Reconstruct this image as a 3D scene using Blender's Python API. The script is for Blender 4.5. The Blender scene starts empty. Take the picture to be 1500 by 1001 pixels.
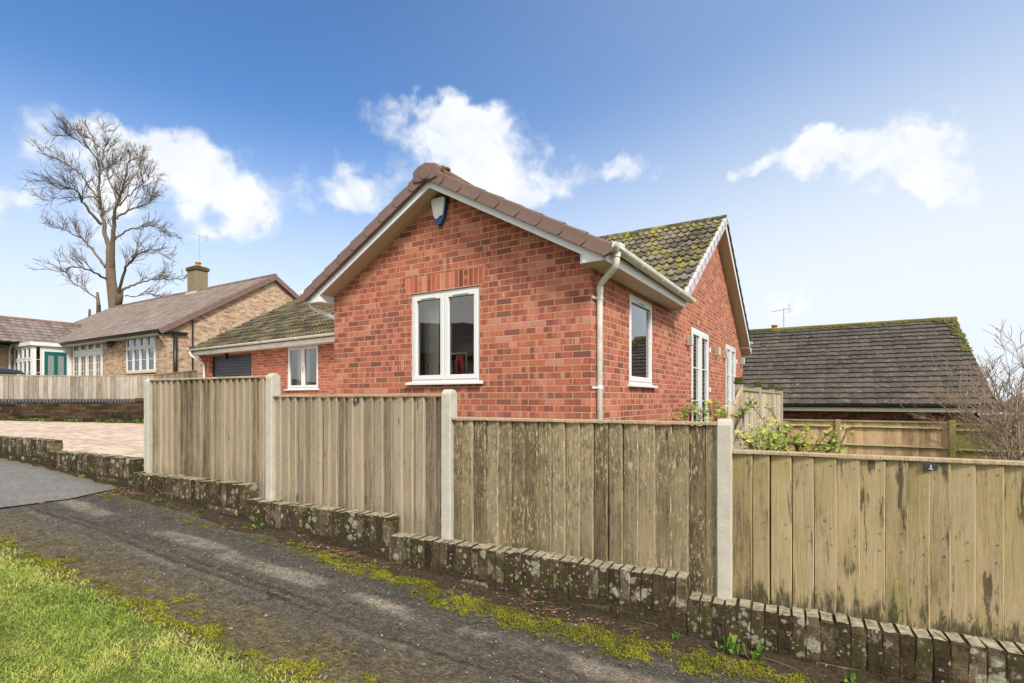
import bpy, bmesh, math, random
import numpy as np
from mathutils import Vector, Matrix, geometry, noise as mnoise
random.seed(7); np.random.seed(7)
D = bpy.data
sc = bpy.context.scene
PI = math.pi
# ------------------------------------------------------------------ camera (eye at the origin, looking along +Y)
F, CX, HY = 775.0, 750.0, 585.0
cam = D.objects.new("camera", D.cameras.new("camera")); sc.collection.objects.link(cam); sc.camera = cam
cam.location = (0, 0, 0); cam.rotation_euler = (math.radians(90), 0, 0)
cam.data.sensor_width = 36; cam.data.lens = 36 * F / 1500
cam.data.shift_y = (HY - 500.5) / 1500
cam.data.clip_start = .05; cam.data.clip_end = 3000
# ------------------------------------------------------------------ light
SUN_AZ = math.radians(158)      # clockwise from +Y : behind the camera, to the right
SUN_EL = math.radians(42)
w = D.worlds.new("World"); sc.world = w; w.use_nodes = True
sd = Vector((math.sin(SUN_AZ)*math.cos(SUN_EL), math.cos(SUN_AZ)*math.cos(SUN_EL), math.sin(SUN_EL)))
sun = D.objects.new("sun", D.lights.new("sun", 'SUN')); sc.collection.objects.link(sun)
sun.data.energy = 1.5; sun.data.angle = math.radians(12); sun.data.color = (1, .93, .82)
sun.rotation_euler = (-sd).to_track_quat('-Z', 'Y').to_euler()
sc.view_settings.view_transform = 'Standard'; sc.view_settings.look = 'None'
sc.view_settings.gamma = 1; sc.view_settings.exposure = 1.6
sc.render.engine = 'CYCLES'
# ------------------------------------------------------------------ node helpers
T = None
def nd(typ, ins=None, **props):
    n = T.nodes.new(typ)
    for k, v in props.items(): setattr(n, k, v)
    for k, v in (ins or {}).items():
        s = n.inputs[k]
        if isinstance(v, bpy.types.NodeSocket): T.links.new(v, s)
        else:
            if isinstance(v, (tuple, list)) and len(v) == 3 and s.type == 'RGBA': v = (*v, 1)
            s.default_value = v
    return n
def M(op, a, b=0.0, c=0.0, clamp=False):
    n = nd('ShaderNodeMath', {0: a, 1: b, 2: c}, operation=op); n.use_clamp = clamp
    return n.outputs[0]
def add(a, b): return M('ADD', a, b)
def sub(a, b): return M('SUBTRACT', a, b)
def mul(a, b): return M('MULTIPLY', a, b)
def mix(f, a, b, blend='MIX'):
    n = nd('ShaderNodeMix', data_type='RGBA', blend_type=blend)
    for s, v in ((n.inputs[0], f), (n.inputs[6], a), (n.inputs[7], b)):
        if isinstance(v, bpy.types.NodeSocket): T.links.new(v, s)
        else: s.default_value = (*v, 1) if isinstance(v, (tuple, list)) and len(v) == 3 else v
    return n.outputs[2]
def sstep(x, a, b):      # smooth 0..1 as x goes a..b
    n = nd('ShaderNodeMapRange', {0: x, 1: a, 2: b, 3: 0.0, 4: 1.0}, interpolation_type='SMOOTHSTEP')
    return n.outputs[0]
def ramp(f, stops, interp='LINEAR'):
    n = nd('ShaderNodeValToRGB', {0: f}); r = n.color_ramp; r.interpolation = interp
    while len(r.elements) < len(stops): r.elements.new(.5)
    for e, (p, c) in zip(r.elements, stops): e.position = p; e.color = (*c, 1)
    return n.outputs[0]
def comb(x=0.0, y=0.0, z=0.0): return nd('ShaderNodeCombineXYZ', {0: x, 1: y, 2: z}).outputs[0]
def noise(vec, scale, detail=4, rough=.55, dist=0.0):
    return nd('ShaderNodeTexNoise', {'Vector': vec, 'Scale': scale, 'Detail': detail, 'Roughness': rough, 'Distortion': dist}).outputs[0]
def noisec(vec, scale, detail=2):
    return nd('ShaderNodeTexNoise', {'Vector': vec, 'Scale': scale, 'Detail': detail}).outputs[1]
def voro(vec, scale, feature='F1', out=0, rand=1.0):
    return nd('ShaderNodeTexVoronoi', {'Vector': vec, 'Scale': scale, 'Randomness': rand}, feature=feature).outputs[out]
def white(vec): return nd('ShaderNodeTexWhiteNoise', {0: vec}, noise_dimensions='3D').outputs[0]
def uvs():
    o = nd('ShaderNodeUVMap').outputs[0]
    s = nd('ShaderNodeSeparateXYZ', {0: o}); return s.outputs[0], s.outputs[1], o
def pos():
    o = nd('ShaderNodeNewGeometry').outputs['Position']
    s = nd('ShaderNodeSeparateXYZ', {0: o}); return o, s.outputs
def attr(name): return nd('ShaderNodeAttribute', attribute_name=name).outputs['Fac']
def bump(h, strength=.4, dist=.01):
    return nd('ShaderNodeBump', {'Height': h, 'Strength': strength, 'Distance': dist}).outputs[0]
def newmat(name):
    global T
    m = D.materials.new(name); m.use_nodes = True; T = m.node_tree; T.nodes.clear(); return m
def finish(m, col, rough=.8, nrm=None, spec=.3, metal=0.0, extra=None):
    ins = {'Base Color': col, 'Roughness': rough, 'Metallic': metal, 'Specular IOR Level': spec}
    if nrm is not None: ins['Normal'] = nrm
    b = nd('ShaderNodeBsdfPrincipled', ins)
    if extra:
        for k, v in extra.items(): b.inputs[k].default_value = v
    o = nd('ShaderNodeOutputMaterial', {0: b.outputs[0]}); return m
# ------------------------------------------------------------------ sky
T = w.node_tree; T.nodes.clear()
sky = nd('ShaderNodeTexSky', sky_type='NISHITA', sun_disc=False, sun_elevation=SUN_EL, sun_rotation=SUN_AZ,
         air_density=1.0, dust_density=.6, ozone_density=2.2, altitude=100)
tc = nd('ShaderNodeTexCoord').outputs['Generated']
sx = nd('ShaderNodeSeparateXYZ', {0: nd('ShaderNodeVectorMath', {0: tc}, operation='NORMALIZE').outputs[0]}).outputs
az = M('ARCTAN2', sx[0], sx[1]); el = M('ARCSINE', sx[2])
warp = nd('ShaderNodeSeparateColor', {0: noisec(tc, 7.0, 5)}).outputs
warp2 = nd('ShaderNodeSeparateColor', {0: noisec(tc, 26.0, 5)}).outputs
azw = add(add(az, mul(sub(warp[0], .5), .20)), mul(sub(warp2[0], .5), .11))
elw = add(add(el, mul(sub(warp[1], .5), .16)), mul(sub(warp2[1], .5), .09))
def azel(px, py):
    v = Vector((px-CX, F, HY-py)).normalized(); return math.atan2(v.x, v.y), math.asin(v.z)
clouds = [ # px, py, rx, ry (pixels of the photograph), density
 (250,255,95,48,1.0),(340,290,60,42,1.05),(150,215,100,42,.8),(190,250,60,50,.85),(5,285,40,30,.9),(170,310,50,30,.5),
 (655,170,85,28,.95),(640,205,50,40,.95),(690,240,60,45,1.0),(735,250,70,45,.95),(790,272,50,28,.85),(720,205,36,22,.5),(525,270,60,30,.75),
 (905,240,48,22,.66),(900,262,30,24,.5),(1215,222,74,26,1.45),(1345,222,82,40,1.6),(1385,255,48,30,1.4),(1092,262,36,18,1.0),
 (1160,455,60,26,.6),(1350,415,60,22,.5),(1200,415,40,14,.4),(120,430,200,50,.5),(1480,240,30,9,.45),(520,300,70,20,.4)]
tot = None
for px, py, rx, ry, dn in clouds:
    a0, e0 = azel(px, py); a1, _ = azel(px+rx, py); _, e1 = azel(px, py-ry)
    dx = M('DIVIDE', sub(azw, a0), abs(a1-a0)); dy = M('DIVIDE', sub(elw, e0), abs(e1-e0))
    r2 = add(mul(dx, dx), mul(dy, dy))
    g = mul(M('EXPONENT', mul(r2, -.75)), dn)
    tot = g if tot is None else M('MAXIMUM', tot, g) if False else sub(add(tot, g), mul(mul(tot, g), .55))
fb = noise(tc, 14, 8, .62, .4)
dens = sstep(add(tot, mul(sub(fb, .5), 1.3)), .27, 1.12)
# unseen sky behind and above the view: warm cloud added to whiten the light
behind = mul(sstep(noise(tc, 2.6, 6, .6), .30, .50), M('MAXIMUM', sstep(sx[1], .25, -.2), sstep(sx[2], .68, .85)))
haze = mul(M('POWER', sstep(sub(el, mul(sstep(az, -.3, .9), .14)), .50, .04), 1.0), .97)
side = sstep(az, -.9, 1.2)
base = mix(1.0, sky.outputs[0], (.68, .98, 1.26), 'MULTIPLY')
base = mix(mul(sstep(az, -.5, .85), .48), base, (3.6, 4.7, 6.6))
base = mix(haze, base, (5.9, 6.35, 6.75))
shade = mix(sstep(fb, .3, .7), (5.7, 6.1, 6.7), (6.9, 7.0, 7.1))
col = mix(mul(dens, .97), base, shade)
col = mix(behind, col, mix(noise(tc, 4.0, 5), (7.0, 6.8, 6.5), (11.5, 11.1, 10.5)))
bg = nd('ShaderNodeBackground', {'Color': col, 'Strength': .05})
nd('ShaderNodeOutputWorld', {0: bg.outputs[0]})
# ------------------------------------------------------------------ mesh helpers
class MB:
    def __init__(s, mat=None): s.v = []; s.f = []; s.r = []; s.uv = []; s.M = mat or Matrix(); s.rid = 0.0
    def pt(s, p): s.v.append(tuple(s.M @ Vector(p))); return len(s.v)-1
    def face(s, pts, uv=None, rid=None):
        i = [s.pt(p) for p in pts]; s.f.append(i); s.r.append(s.rid if rid is None else rid); s.uv.append(uv)
    def idx(s, ids, uv=None, rid=None): s.f.append(list(ids)); s.r.append(s.rid if rid is None else rid); s.uv.append(uv)
    def hexa(s, p, rid=None):       # 8 corners: bottom 4 (ccw), top 4
        i = [s.pt(q) for q in p]
        for a in ((3,2,1,0),(4,5,6,7),(0,1,5,4),(1,2,6,5),(2,3,7,6),(3,0,4,7)): s.idx([i[k] for k in a], rid=rid)
    def box(s, a, b, rid=None):
        x0,x1 = sorted((a[0],b[0])); y0,y1 = sorted((a[1],b[1])); z0,z1 = sorted((a[2],b[2]))
        s.hexa([(x0,y0,z0),(x1,y0,z0),(x1,y1,z0),(x0,y1,z0),(x0,y0,z1),(x1,y0,z1),(x1,y1,z1),(x0,y1,z1)], rid)
    def prism(s, poly, off, rid=None):       # closed polygon swept by a vector
        off = Vector(off); n = len(poly)
        a = [s.pt(p) for p in poly]; b = [s.pt(Vector(p)+off) for p in poly]
        s.idx(a[::-1], rid=rid); s.idx(b, rid=rid)
        for k in range(n): s.idx([a[k], a[(k+1)%n], b[(k+1)%n], b[k]], rid=rid)
    def tube(s, path, rad, n=8, cap=True, rid=None):
        path = [Vector(p) for p in path]
        if not isinstance(rad, (list, tuple)): rad = [rad]*len(path)
        rings = []; prev = None
        for k, p in enumerate(path):
            d = (path[min(k+1, len(path)-1)] - path[max(k-1, 0)])
            if d.length < 1e-9: d = Vector((0,0,1))
            d.normalize()
            if prev is None:
                u = d.orthogonal().normalized()
            else:
                u = prev - d*prev.dot(d); u = u.normalized() if u.length > 1e-6 else d.orthogonal().normalized()
            prev = u; v = d.cross(u)
            rings.append([s.pt(p + (u*math.cos(2*PI*j/n) + v*math.sin(2*PI*j/n))*rad[k]) for j in range(n)])
        for a, b in zip(rings, rings[1:]):
            for j in range(n): s.idx([a[j], a[(j+1)%n], b[(j+1)%n], b[j]], rid=rid)
        if cap: s.idx(rings[0][::-1], rid=rid); s.idx(rings[-1], rid=rid)
    def build(s, name, mat, parent=None, smooth=False, bevel=0, uv=True):
        me = D.meshes.new(name); me.from_pydata(s.v, [], s.f)
        if uv:
            lay = me.uv_layers.new(name="UVMap"); up = Vector((0,0,1))
            co = me.vertices
            dat = np.zeros((len(me.loops), 2), np.float32)
            for p, u in zip(me.polygons, s.uv):
                if u is not None:
                    for k, li in enumerate(p.loop_indices): dat[li] = u[k]
                    continue
                n = p.normal
                if abs(n.z) > .97: t = Vector((1,0,0)); b = Vector((0,1,0))
                else:
                    t = up.cross(n).normalized(); b = n.cross(t)
                    if abs(n.z) < .3: b = up
                    if t.x < -.01 or (abs(t.x) <= .01 and t.y < 0): t = -t
                for li, vi in zip(p.loop_indices, p.vertices):
                    c = co[vi].co; dat[li] = (c.dot(t), c.dot(b))
            lay.data.foreach_set('uv', dat.ravel())
        at = me.attributes.new('rid', 'FLOAT', 'FACE'); at.data.foreach_set('value', np.array(s.r, np.float32))
        if smooth: me.polygons.foreach_set('use_smooth', [True]*len(me.polygons))
        o = D.objects.new(name, me); sc.collection.objects.link(o)
        if mat: me.materials.append(mat)
        if parent: o.parent = parent
        if bevel:
            md = o.modifiers.new('bevel', 'BEVEL'); md.width = bevel; md.segments = 2; md.limit_method = 'ANGLE'
        return o
def tag(o, label=None, cat=None, group=None, kind=None):
    if label: o['label'] = label
    if cat: o['category'] = cat
    if group: o['group'] = group
    if kind: o['kind'] = kind
    return o
def thing(name, label, cat, loc=(0,0,0), rz=0, group=None):
    o = D.objects.new(name, None); sc.collection.objects.link(o); o.empty_display_size = .2
    o.location = loc; o.rotation_euler = (0, 0, rz); return tag(o, label, cat, group)
def at(px, py, Z): return Vector(((px-CX)/F*Z, Z, (HY-py)/F*Z))       # picture point at a known distance
def wall_mesh(mb, outer, holes, to3, reveal=0, rev_dir=None):
    """flat wall polygon (2-D outline, rectangular openings) mapped by to3, openings lined to the given depth"""
    loops = [[Vector((x, z, 0)) for x, z in outer]] + [[Vector((x, z, 0)) for x, z in ((h[0],h[1]),(h[2],h[1]),(h[2],h[3]),(h[0],h[3]))] for h in holes]
    flat = [p for l in loops for p in l]
    ref = (to3(1,0)-to3(0,0)).cross(to3(0,1)-to3(0,0))
    for tri in geometry.tessellate_polygon(loops):
        q = [to3(flat[i].x, flat[i].y) for i in tri]
        n = (q[1]-q[0]).cross(q[2]-q[0])
        if n.dot(-Vector(rev_dir)) < 0: q.reverse()
        mb.face(q)
    for x0, z0, x1, z1 in holes:
        c = [to3(x0,z0), to3(x1,z0), to3(x1,z1), to3(x0,z1)]; o = Vector(rev_dir)*reveal
        for k in range(4): mb.face([c[k], c[(k+1)%4], c[(k+1)%4]+o, c[k]+o])
# ------------------------------------------------------------------ ground line along the fence
P0 = Vector((-3.911, 5.73)); dF = Vector((.8908, -.4541)); nB = Vector((.4541, .8908))
FRZ = math.atan2(dF.y, dF.x)
GS = [-60,-30,-12,-3.2,-2,0,1.73,3.26,4.4,5.58,6.5,9,20,60]; GZ = [.3,.2,-.25,-.78,-.83,-.98,-1.12,-1.25,-1.33,-1.385,-1.42,-1.55,-2.1,-2.6]
def gz(s): return float(np.interp(s, GS, GZ))
def gzn(s): return np.interp(s, GS, GZ)
def SN(s, n, z=None):            # n = metres in front of the fence line
    p = P0 + dF*s - nB*n
    return Vector((p.x, p.y, gz(s) if z is None else z))
def drive_z(x, y):
    x = min(max(x, -14), 40); y = min(y, 60)
    return -.82 - .038*(x+3.9) - .0074*(y-5.9)
exec_order = []
# ------------------------------------------------------------------ materials
def brick_mat(name, stops, mortar, course=.075, length=.225, joint=.010, soldier=False, dirt=None, bstr=.5, tone=.25, vband=.5):
    m = newmat(name); u, v, uvo = uvs()
    if soldier: u, v = add(v, .023), u
    jn = nd('ShaderNodeSeparateColor', {0: noisec(uvo, 40, 2)}).outputs
    u2 = add(u, mul(sub(jn[0], .5), .006)); v2 = add(v, mul(sub(jn[1], .5), .005))
    rv = M('DIVIDE', add(v2, 50*course), course); row = M('FLOOR', rv); fv = M('FRACT', rv)
    ru = add(M('DIVIDE', add(u2, 100*length), length), mul(M('MODULO', row, 2.0), 0.0 if soldier else .5)); cl = M('FLOOR', ru); fu = M('FRACT', ru)
    jv, ju = joint/course, joint/length
    mv = M('MAXIMUM', sstep(fv, jv*1.15, jv*.75), 0.0); mu = sstep(fu, ju*1.2, ju*.7)
    mort = M('MAXIMUM', mv, mu)
    r1 = white(comb(cl, row, 3.0)); r2 = white(comb(cl, row, 9.0))
    half = white(comb(M('FLOOR', add(mul(ru, 4.0), mul(r2, .6))), row, 5.0))
    nn = noise(uvo, 34, 4, .6); nl = noise(uvo, 1.3, 3)
    pw = mul(sstep(r2, .30, .42), min(1.0, vband*.62)); rowv = mul(sub(white(comb(M('FLOOR', mul(ru, .5)), row, 31.0)), .5), .22)
    val = add(add(add(mul(r1, sub(1.0, pw)), mul(half, pw)), rowv), mul(sub(nn, .5), tone))
    c = ramp(val, stops); c = mix(mul(sstep(mul(half, white(comb(cl, row, 21.0))), .55, .85), .35), c, tuple(min(1, x*1.15+.10) for x in stops[-2][1]))
    c = mix(mul(sstep(nl, .35, .75), .25), c, (1, .86, .78), 'MULTIPLY')
    c = mix(mul(sstep(noise(uvo, 5, 5, .7), .62, .8), .22), c, (.75, .62, .52))
    mc = mix(noise(uvo, 60, 3), mortar, tuple(x*.72 for x in mortar))
    c = mix(mort, c, mc)
    if dirt: c = mix(mul(sstep(noise(uvo, 2.3, 5, .6), .4, .7), dirt[0]), c, dirt[1])
    h = add(mul(sub(1.0, mort), 1.0), add(mul(nn, .35), mul(r2, .25)))
    return finish(m, c, .9, bump(h, bstr, .008), .15)
brick_red = brick_mat('red_brick', [(0,(.19,.075,.062)),(.20,(.25,.088,.068)),(.42,(.34,.106,.073)),(.62,(.42,.130,.080)),(.8,(.455,.160,.105)),(1,(.48,.23,.17))], (.56,.385,.25), joint=.0115, tone=.50, vband=1.1)
brick_sold = brick_mat('red_brick_on_end', [(0,(.16,.045,.03)),(.3,(.30,.085,.052)),(.7,(.42,.125,.075)),(1,(.52,.22,.15))], (.50,.37,.26), soldier=True, vband=.2)
brick_buff = brick_mat('buff_brick', [(0,(.22,.135,.085)),(.3,(.34,.225,.15)),(.6,(.45,.325,.225)),(1,(.54,.42,.31))], (.47,.39,.30), vband=.7, bstr=.3)
brick_brown = brick_mat('brown_brick', [(0,(.05,.025,.018)),(.5,(.12,.05,.032)),(1,(.2,.09,.055))], (.17,.12,.085))
brick_old = brick_mat('old_dark_brick', [(0,(.018,.012,.008)),(.5,(.045,.028,.018)),(1,(.09,.055,.036))], (.05,.04,.028), dirt=(.6,(.016,.017,.008)))

def coping_mat():       # weathered brick on end, dark with lichen and moss
    m = newmat('mossy_dark_brick'); o, s = pos(); r = attr('rid')
    q = nd('ShaderNodeVectorMath', {0: o, 1: comb(mul(r, 7), mul(r, 3), 0.0)}, operation='ADD').outputs[0]
    n1 = noise(q, 9, 5, .65); n2 = noise(q, 45, 4, .7)
    c = ramp(add(mul(r, .5), mul(n1, .6)), [(.15,(.016,.012,.008)),(.42,(.045,.032,.021)),(.65,(.088,.063,.041)),(.9,(.17,.13,.09))])
    c = mix(mul(sstep(noise(o, 6, 4, .6), .46, .62), .85), c, mix(n2, (.022,.02,.009), (.07,.065,.02)))
    # lichen : round pale spots of two sizes
    wv = nd('ShaderNodeVectorMath', {0: o, 1: nd('ShaderNodeVectorMath', {0: noisec(o, 30, 3), 1: (.035,.035,.035)}, operation='MULTIPLY').outputs[0]}, operation='ADD').outputs[0]
    l1 = sstep(add(voro(wv, 11), mul(sub(noise(o, 3.0), .48), 1.3)), .32, .22)
    l2 = sstep(add(voro(wv, 34), mul(sub(noise(q, 5.0, 3), .46), 1.7)), .30, .18)
    l3 = mul(sstep(add(mul(noise(nd('ShaderNodeVectorMath', {0: q, 1: (1,1,.4)}, operation='MULTIPLY').outputs[0], 26, 5, .7), .75), mul(sub(noise(q, 2.5, 2), .5), .5)), .43, .52), .62)
    lc = ramp(noise(o, 38, 5, .8), [(.32,(.12,.125,.08)),(.5,(.30,.30,.22)),(.72,(.52,.52,.42))])
    c = mix(mul(M('MAXIMUM', M('MAXIMUM', mul(l1, .9), mul(l2, .8)), mul(l3, .8)), .85), c, lc)
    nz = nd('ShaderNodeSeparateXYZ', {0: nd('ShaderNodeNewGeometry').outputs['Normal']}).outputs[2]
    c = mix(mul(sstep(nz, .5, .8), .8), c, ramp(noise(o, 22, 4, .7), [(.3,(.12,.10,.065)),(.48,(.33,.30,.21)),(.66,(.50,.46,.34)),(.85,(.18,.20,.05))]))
    return finish(m, c, .95, bump(add(n2, mul(n1, 1.5)), .9, .012), .1)
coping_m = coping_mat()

def wood_mat(name, light, mid, dark, green=.3, gcol=(.16,.17,.05), stain=.2, flake=0.0, low=.0, zlow=-1.0):
    m = newmat(name); u, v, o = uvs(); r0 = attr('rid'); r = M('FRACT', r0); ro = mul(r, 37.0)
    uw = add(u, mul(sub(noise(comb(mul(u, 2), mul(v, 2.2), ro), 1.6, 3), .5), .030))
    g1 = noise(comb(uw, mul(v, .030), ro), 130, 5, .75); g2 = noise(comb(uw, mul(v, .07), ro), 34, 5, .7)
    speck = noise(comb(u, mul(v, .5), ro), 75, 4, .75); big = noise(comb(u, mul(v, .6), ro), 3.0, 5, .65)
    fac = add(add(mul(g1, .46), mul(g2, .34)), add(add(mul(sub(big, .5), .38), mul(sub(speck, .5), .22)), mul(sub(white(comb(r, 2.0, 1.0)), .5), .27)))
    c = ramp(add(fac, .1), [(.30, dark), (.43, mid), (.56, light), (.74, tuple(min(1, x*1.22) for x in light))])
    hue = white(comb(r, 5.0, 2.0)); c = mix(mul(hue, .45), c, (.92, .95, 1.0), 'MULTIPLY')
    # knots with the grain bent round them
    kv = comb(add(mul(u, 9.5), ro), add(mul(v, 2.4), ro), 0.0)
    k = add(voro(kv, 1.0), mul(sub(speck, .5), .05)); kn = mul(sstep(k, .12, .05), sstep(white(comb(M('FLOOR', add(mul(v, 2.4), ro)), r, 4.0)), .30, .45)); ring = mul(sstep(k, .30, .12), M('SINE', mul(k, 90.0)))
    c = mix(mul(kn, .8), c, tuple(x*.45 for x in dark)); c = mix(mul(M('MAXIMUM', ring, 0.0), .14), c, dark)
    # algae, black stains, flaking skin
    gm = mul(sstep(noise(comb(u, mul(v, .35), mul(r, 3)), 4.2, 6, .7), .60-green*.38, .84-green*.38), min(1, .30+green*.9))
    c = mix(gm, c, mix(g2, tuple(x*.7 for x in gcol), tuple(min(1, x*1.5) for x in gcol)))
    if low:
        lw = mul(sstep(add(v, mul(sub(noise(comb(mul(u, 2.5), mul(v, .5), ro), 9, 6, .8), .5), .9)), zlow+.16, zlow-.02), low)
        c = mix(lw, c, (.045,.045,.026))
    sm = mul(sstep(noise(comb(uw, mul(v, .13), add(ro, 11.0)), 15, 7, .72), .74-stain*.22, .80-stain*.22), sstep(noise(comb(u, mul(v, .4), 6.0), 2.6, 3), .62-stain*.25, .70-stain*.25))
    c = mix(mul(sm, .80), c, tuple(x*.35+.008 for x in dark))
    sm2 = mul(sstep(noise(comb(uw, mul(v, .28), mul(r, 2.0)), 6.0, 6, .72), .66-stain*.16, .80-stain*.12), min(1, stain)*.75)
    c = mix(mul(sm2, sstep(white(comb(r, 8.0, 3.0)), .25, .6)), c, mix(g1, tuple(x*.55 for x in dark), tuple(x*.62 for x in mid)))
    if flake:
        fl = sstep(noise(comb(u, mul(v, .25), ro), 70, 5, .75), .54, .60)
        fl = mul(fl, sstep(noise(comb(u, v, 3.0), 2.2, 4), .40, .54)); c = mix(mul(fl, flake), c, (.58,.46,.31))
        dk = mul(sstep(noise(comb(u, mul(v, .3), add(ro, 4.0)), 38, 6, .8), .48, .60), sstep(noise(comb(u, v, 8.0), 2.0, 4), .38, .56)); c = mix(mul(dk, .62*flake), c, (.055,.045,.03))
    c = mix(sstep(r0, 1.4, 1.6), c, (.03,.022,.016))  # shade in the board grooves painted as dark colour; nail heads share it
    return finish(m, c, .88, bump(add(add(g1, mul(g2, .6)), mul(kn, -.6)), .6, .006), .15)
wood_a = wood_mat('grey_brown_weathered_wood', (.36,.30,.215), (.245,.20,.138), (.105,.083,.054), green=.18, gcol=(.17,.15,.05), stain=.3, low=.35, zlow=.45)
wood_b = wood_mat('greyish_weathered_wood', (.36,.30,.22), (.25,.205,.145), (.11,.088,.06), green=.16, gcol=(.16,.145,.055), stain=.32, low=.35, zlow=.30)
wood_c = wood_mat('dark_flaking_wood', (.30,.245,.155), (.20,.16,.095), (.075,.06,.037), green=.30, gcol=(.13,.115,.045), stain=.55, flake=.9, low=.35, zlow=.15)
wood_d = wood_mat('olive_stained_wood', (.40,.315,.185), (.285,.22,.122), (.12,.092,.055), green=.38, gcol=(.26,.235,.085), stain=.84, low=.9, zlow=.08)
wood_rail = wood_mat('pale_capping_wood', (.52,.41,.29), (.38,.29,.19), (.20,.15,.09), green=.1, stain=.08)
wood_far = wood_mat('silver_grey_wood', (.38,.345,.29), (.28,.25,.205), (.14,.12,.09), green=.24, gcol=(.20,.18,.085), stain=.1)
wood_warm = wood_mat('warm_tan_wood', (.60,.43,.26), (.46,.32,.19), (.26,.17,.10), green=.12, stain=.08)
wood_green = wood_mat('green_algae_wood', (.42,.37,.16), (.30,.27,.10), (.12,.11,.045), green=.6, gcol=(.19,.21,.04), stain=.2)
wood_gate = wood_mat('grey_gate_wood', (.48,.42,.34), (.36,.31,.245), (.18,.15,.115), green=.12, stain=.1)
wood_rail2 = wood_mat('mossy_rail_wood', (.42,.37,.22), (.30,.26,.14), (.16,.14,.07), green=.4, gcol=(.2,.2,.06), stain=.1)

def tile_mat(name, stops, moss, mossc, lich=.15, nsc=9.0, rough=.85, rmix=.5):
    m = newmat(name); o, s = pos(); r = attr('rid')
    n1 = noise(o, nsc*3, 5, .65); n0 = noise(o, nsc*.25, 4, .6)
    c = ramp(add(mul(r, rmix), add(mul(n1, .6), sub(mul(n0, .5), .3))), stops)
    c = mix(mul(sstep(n1, .60, .68), lich), c, (.45,.44,.38))
    if moss:
        mm = mul(sstep(add(mul(noise(o, nsc, 5, .7), .7), mul(n0, .5)), .74-moss*.3, .86-moss*.3), .95)
        c = mix(mm, c, ramp(noise(o, 30, 3), [(.3, tuple(x*.45 for x in mossc)), (.7, mossc)]))
    return finish(m, c, rough, bump(add(n1, noise(o, nsc*9, 3)), .5, .006), .2)
tile_mossy = tile_mat('mossy_grey_tile', [(.1,(.04,.034,.027)),(.5,(.125,.108,.088)),(.9,(.26,.23,.19))], .46, (.34,.31,.03), .3, 7.0)
tile_garage = tile_mat('olive_grey_tile', [(.1,(.03,.027,.018)),(.5,(.085,.074,.048)),(.9,(.19,.165,.11))], .38, (.16,.14,.035), .2)
tile_brown = tile_mat('brown_concrete_tile', [(.1,(.125,.070,.056)),(.5,(.205,.120,.100)),(.9,(.28,.175,.15))], 0, None, .05)
tile_verge = tile_mat('smooth_brown_tile', [(.0,(.15,.095,.082)),(.5,(.205,.135,.118)),(1,(.26,.18,.16))], 0, None, .06, 12.0, .6, .2)
tile_pink = tile_mat('pinkish_brown_tile', [(.1,(.12,.095,.085)),(.5,(.18,.145,.132)),(.9,(.25,.21,.195))], 0, None, .08)
tile_dark = tile_mat('dark_flat_tile', [(.1,(.04,.035,.03)),(.5,(.095,.082,.07)),(.9,(.18,.158,.135))], .06, (.15,.16,.03), .5, 3.0, .85, .22)
moss_m = tile_mat('ridge_moss', [(.1,(.05,.047,.02)),(.6,(.13,.125,.03)),(1,(.20,.19,.05))], .2, (.16,.16,.03), 0, 12.0)
lav_m = tile_mat('pale_dry_verge', [(.0,(.44,.42,.47)),(1,(.58,.56,.60))], 0, None, 0, 8.0, .5, .2)

def plain(name, col, rough=.5, var=.12, sc_=8.0, bstr=0.0, spec=.4, metal=0.0, dirt=0.0, dcol=(.25,.24,.15)):
    m = newmat(name); o, s = pos()
    n = noise(o, sc_, 4, .6)
    c = mix(n, tuple(x*(1-var) for x in col), tuple(min(1, x*(1+var)) for x in col))
    if dirt: c = mix(mul(sstep(noise(o, sc_*.7, 5, .7), .45, .7), dirt), c, dcol)
    return finish(m, c, rough, bump(noise(o, sc_*6, 3), bstr, .004) if bstr else None, spec, metal)
upvc = plain('white_upvc', (.68,.69,.70), .3, .02)
upvc_old = plain('grubby_white_plastic', (.74,.73,.68), .4, .05, 6, dirt=.55, dcol=(.42,.40,.28))
barge_m = plain('white_painted_board', (.70,.72,.74), .45, .03)
soffit_m = plain('cream_soffit_board', (.66,.60,.47), .6, .04, 3)
beige_m = plain('beige_soffit_board', (.52,.43,.31), .6, .05, 3)
concrete = plain('pitted_concrete', (.44,.42,.37), .9, .16, 14, .6, .2, dirt=.45, dcol=(.36,.34,.20))
black_m = plain('black_plastic', (.012,.012,.013), .4, .1)
dark_m = plain('dark_slot', (.03,.03,.03), .7, .1)
steel = plain('brushed_steel', (.42,.39,.34), .45, .08, 20, metal=.3)
garage_m = plain('slate_blue_door', (.055,.066,.088), .45, .06, 4)
blue_m = plain('blue_plastic', (.012,.06,.28), .3, .1)
alarm_m = plain('pale_alarm_plastic', (.72,.78,.74), .35, .03)
teal_m = plain('teal_painted_door', (.008,.11,.10), .35, .05)
bluebrick = plain('blue_engineering_brick', (.075,.082,.10), .6, .3, 30, .3)
room_m = plain('room_plaster', (.80,.77,.66), .9, .03, 2)
curtain_m = plain('curtain_cloth', (.60,.62,.54), .9, .05, 3)
roomfloor_m = plain('room_carpet', (.24,.17,.11), .9, .1, 5)
terra = plain('terracotta', (.42,.14,.08), .8, .15, 20)
chim_m = plain('weathered_render', (.23,.18,.12), .95, .25, 9, .6, dirt=.6, dcol=(.13,.13,.04))
bark_m = plain('grey_brown_bark', (.145,.11,.08), .95, .45, 3.5, .8, dirt=.3, dcol=(.14,.13,.06))
twig_m = plain('reddish_tan_bark', (.27,.20,.15), .9, .35, 20, .3)
stem_m = plain('rose_stem', (.20,.10,.06), .8, .3, 20)
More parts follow.
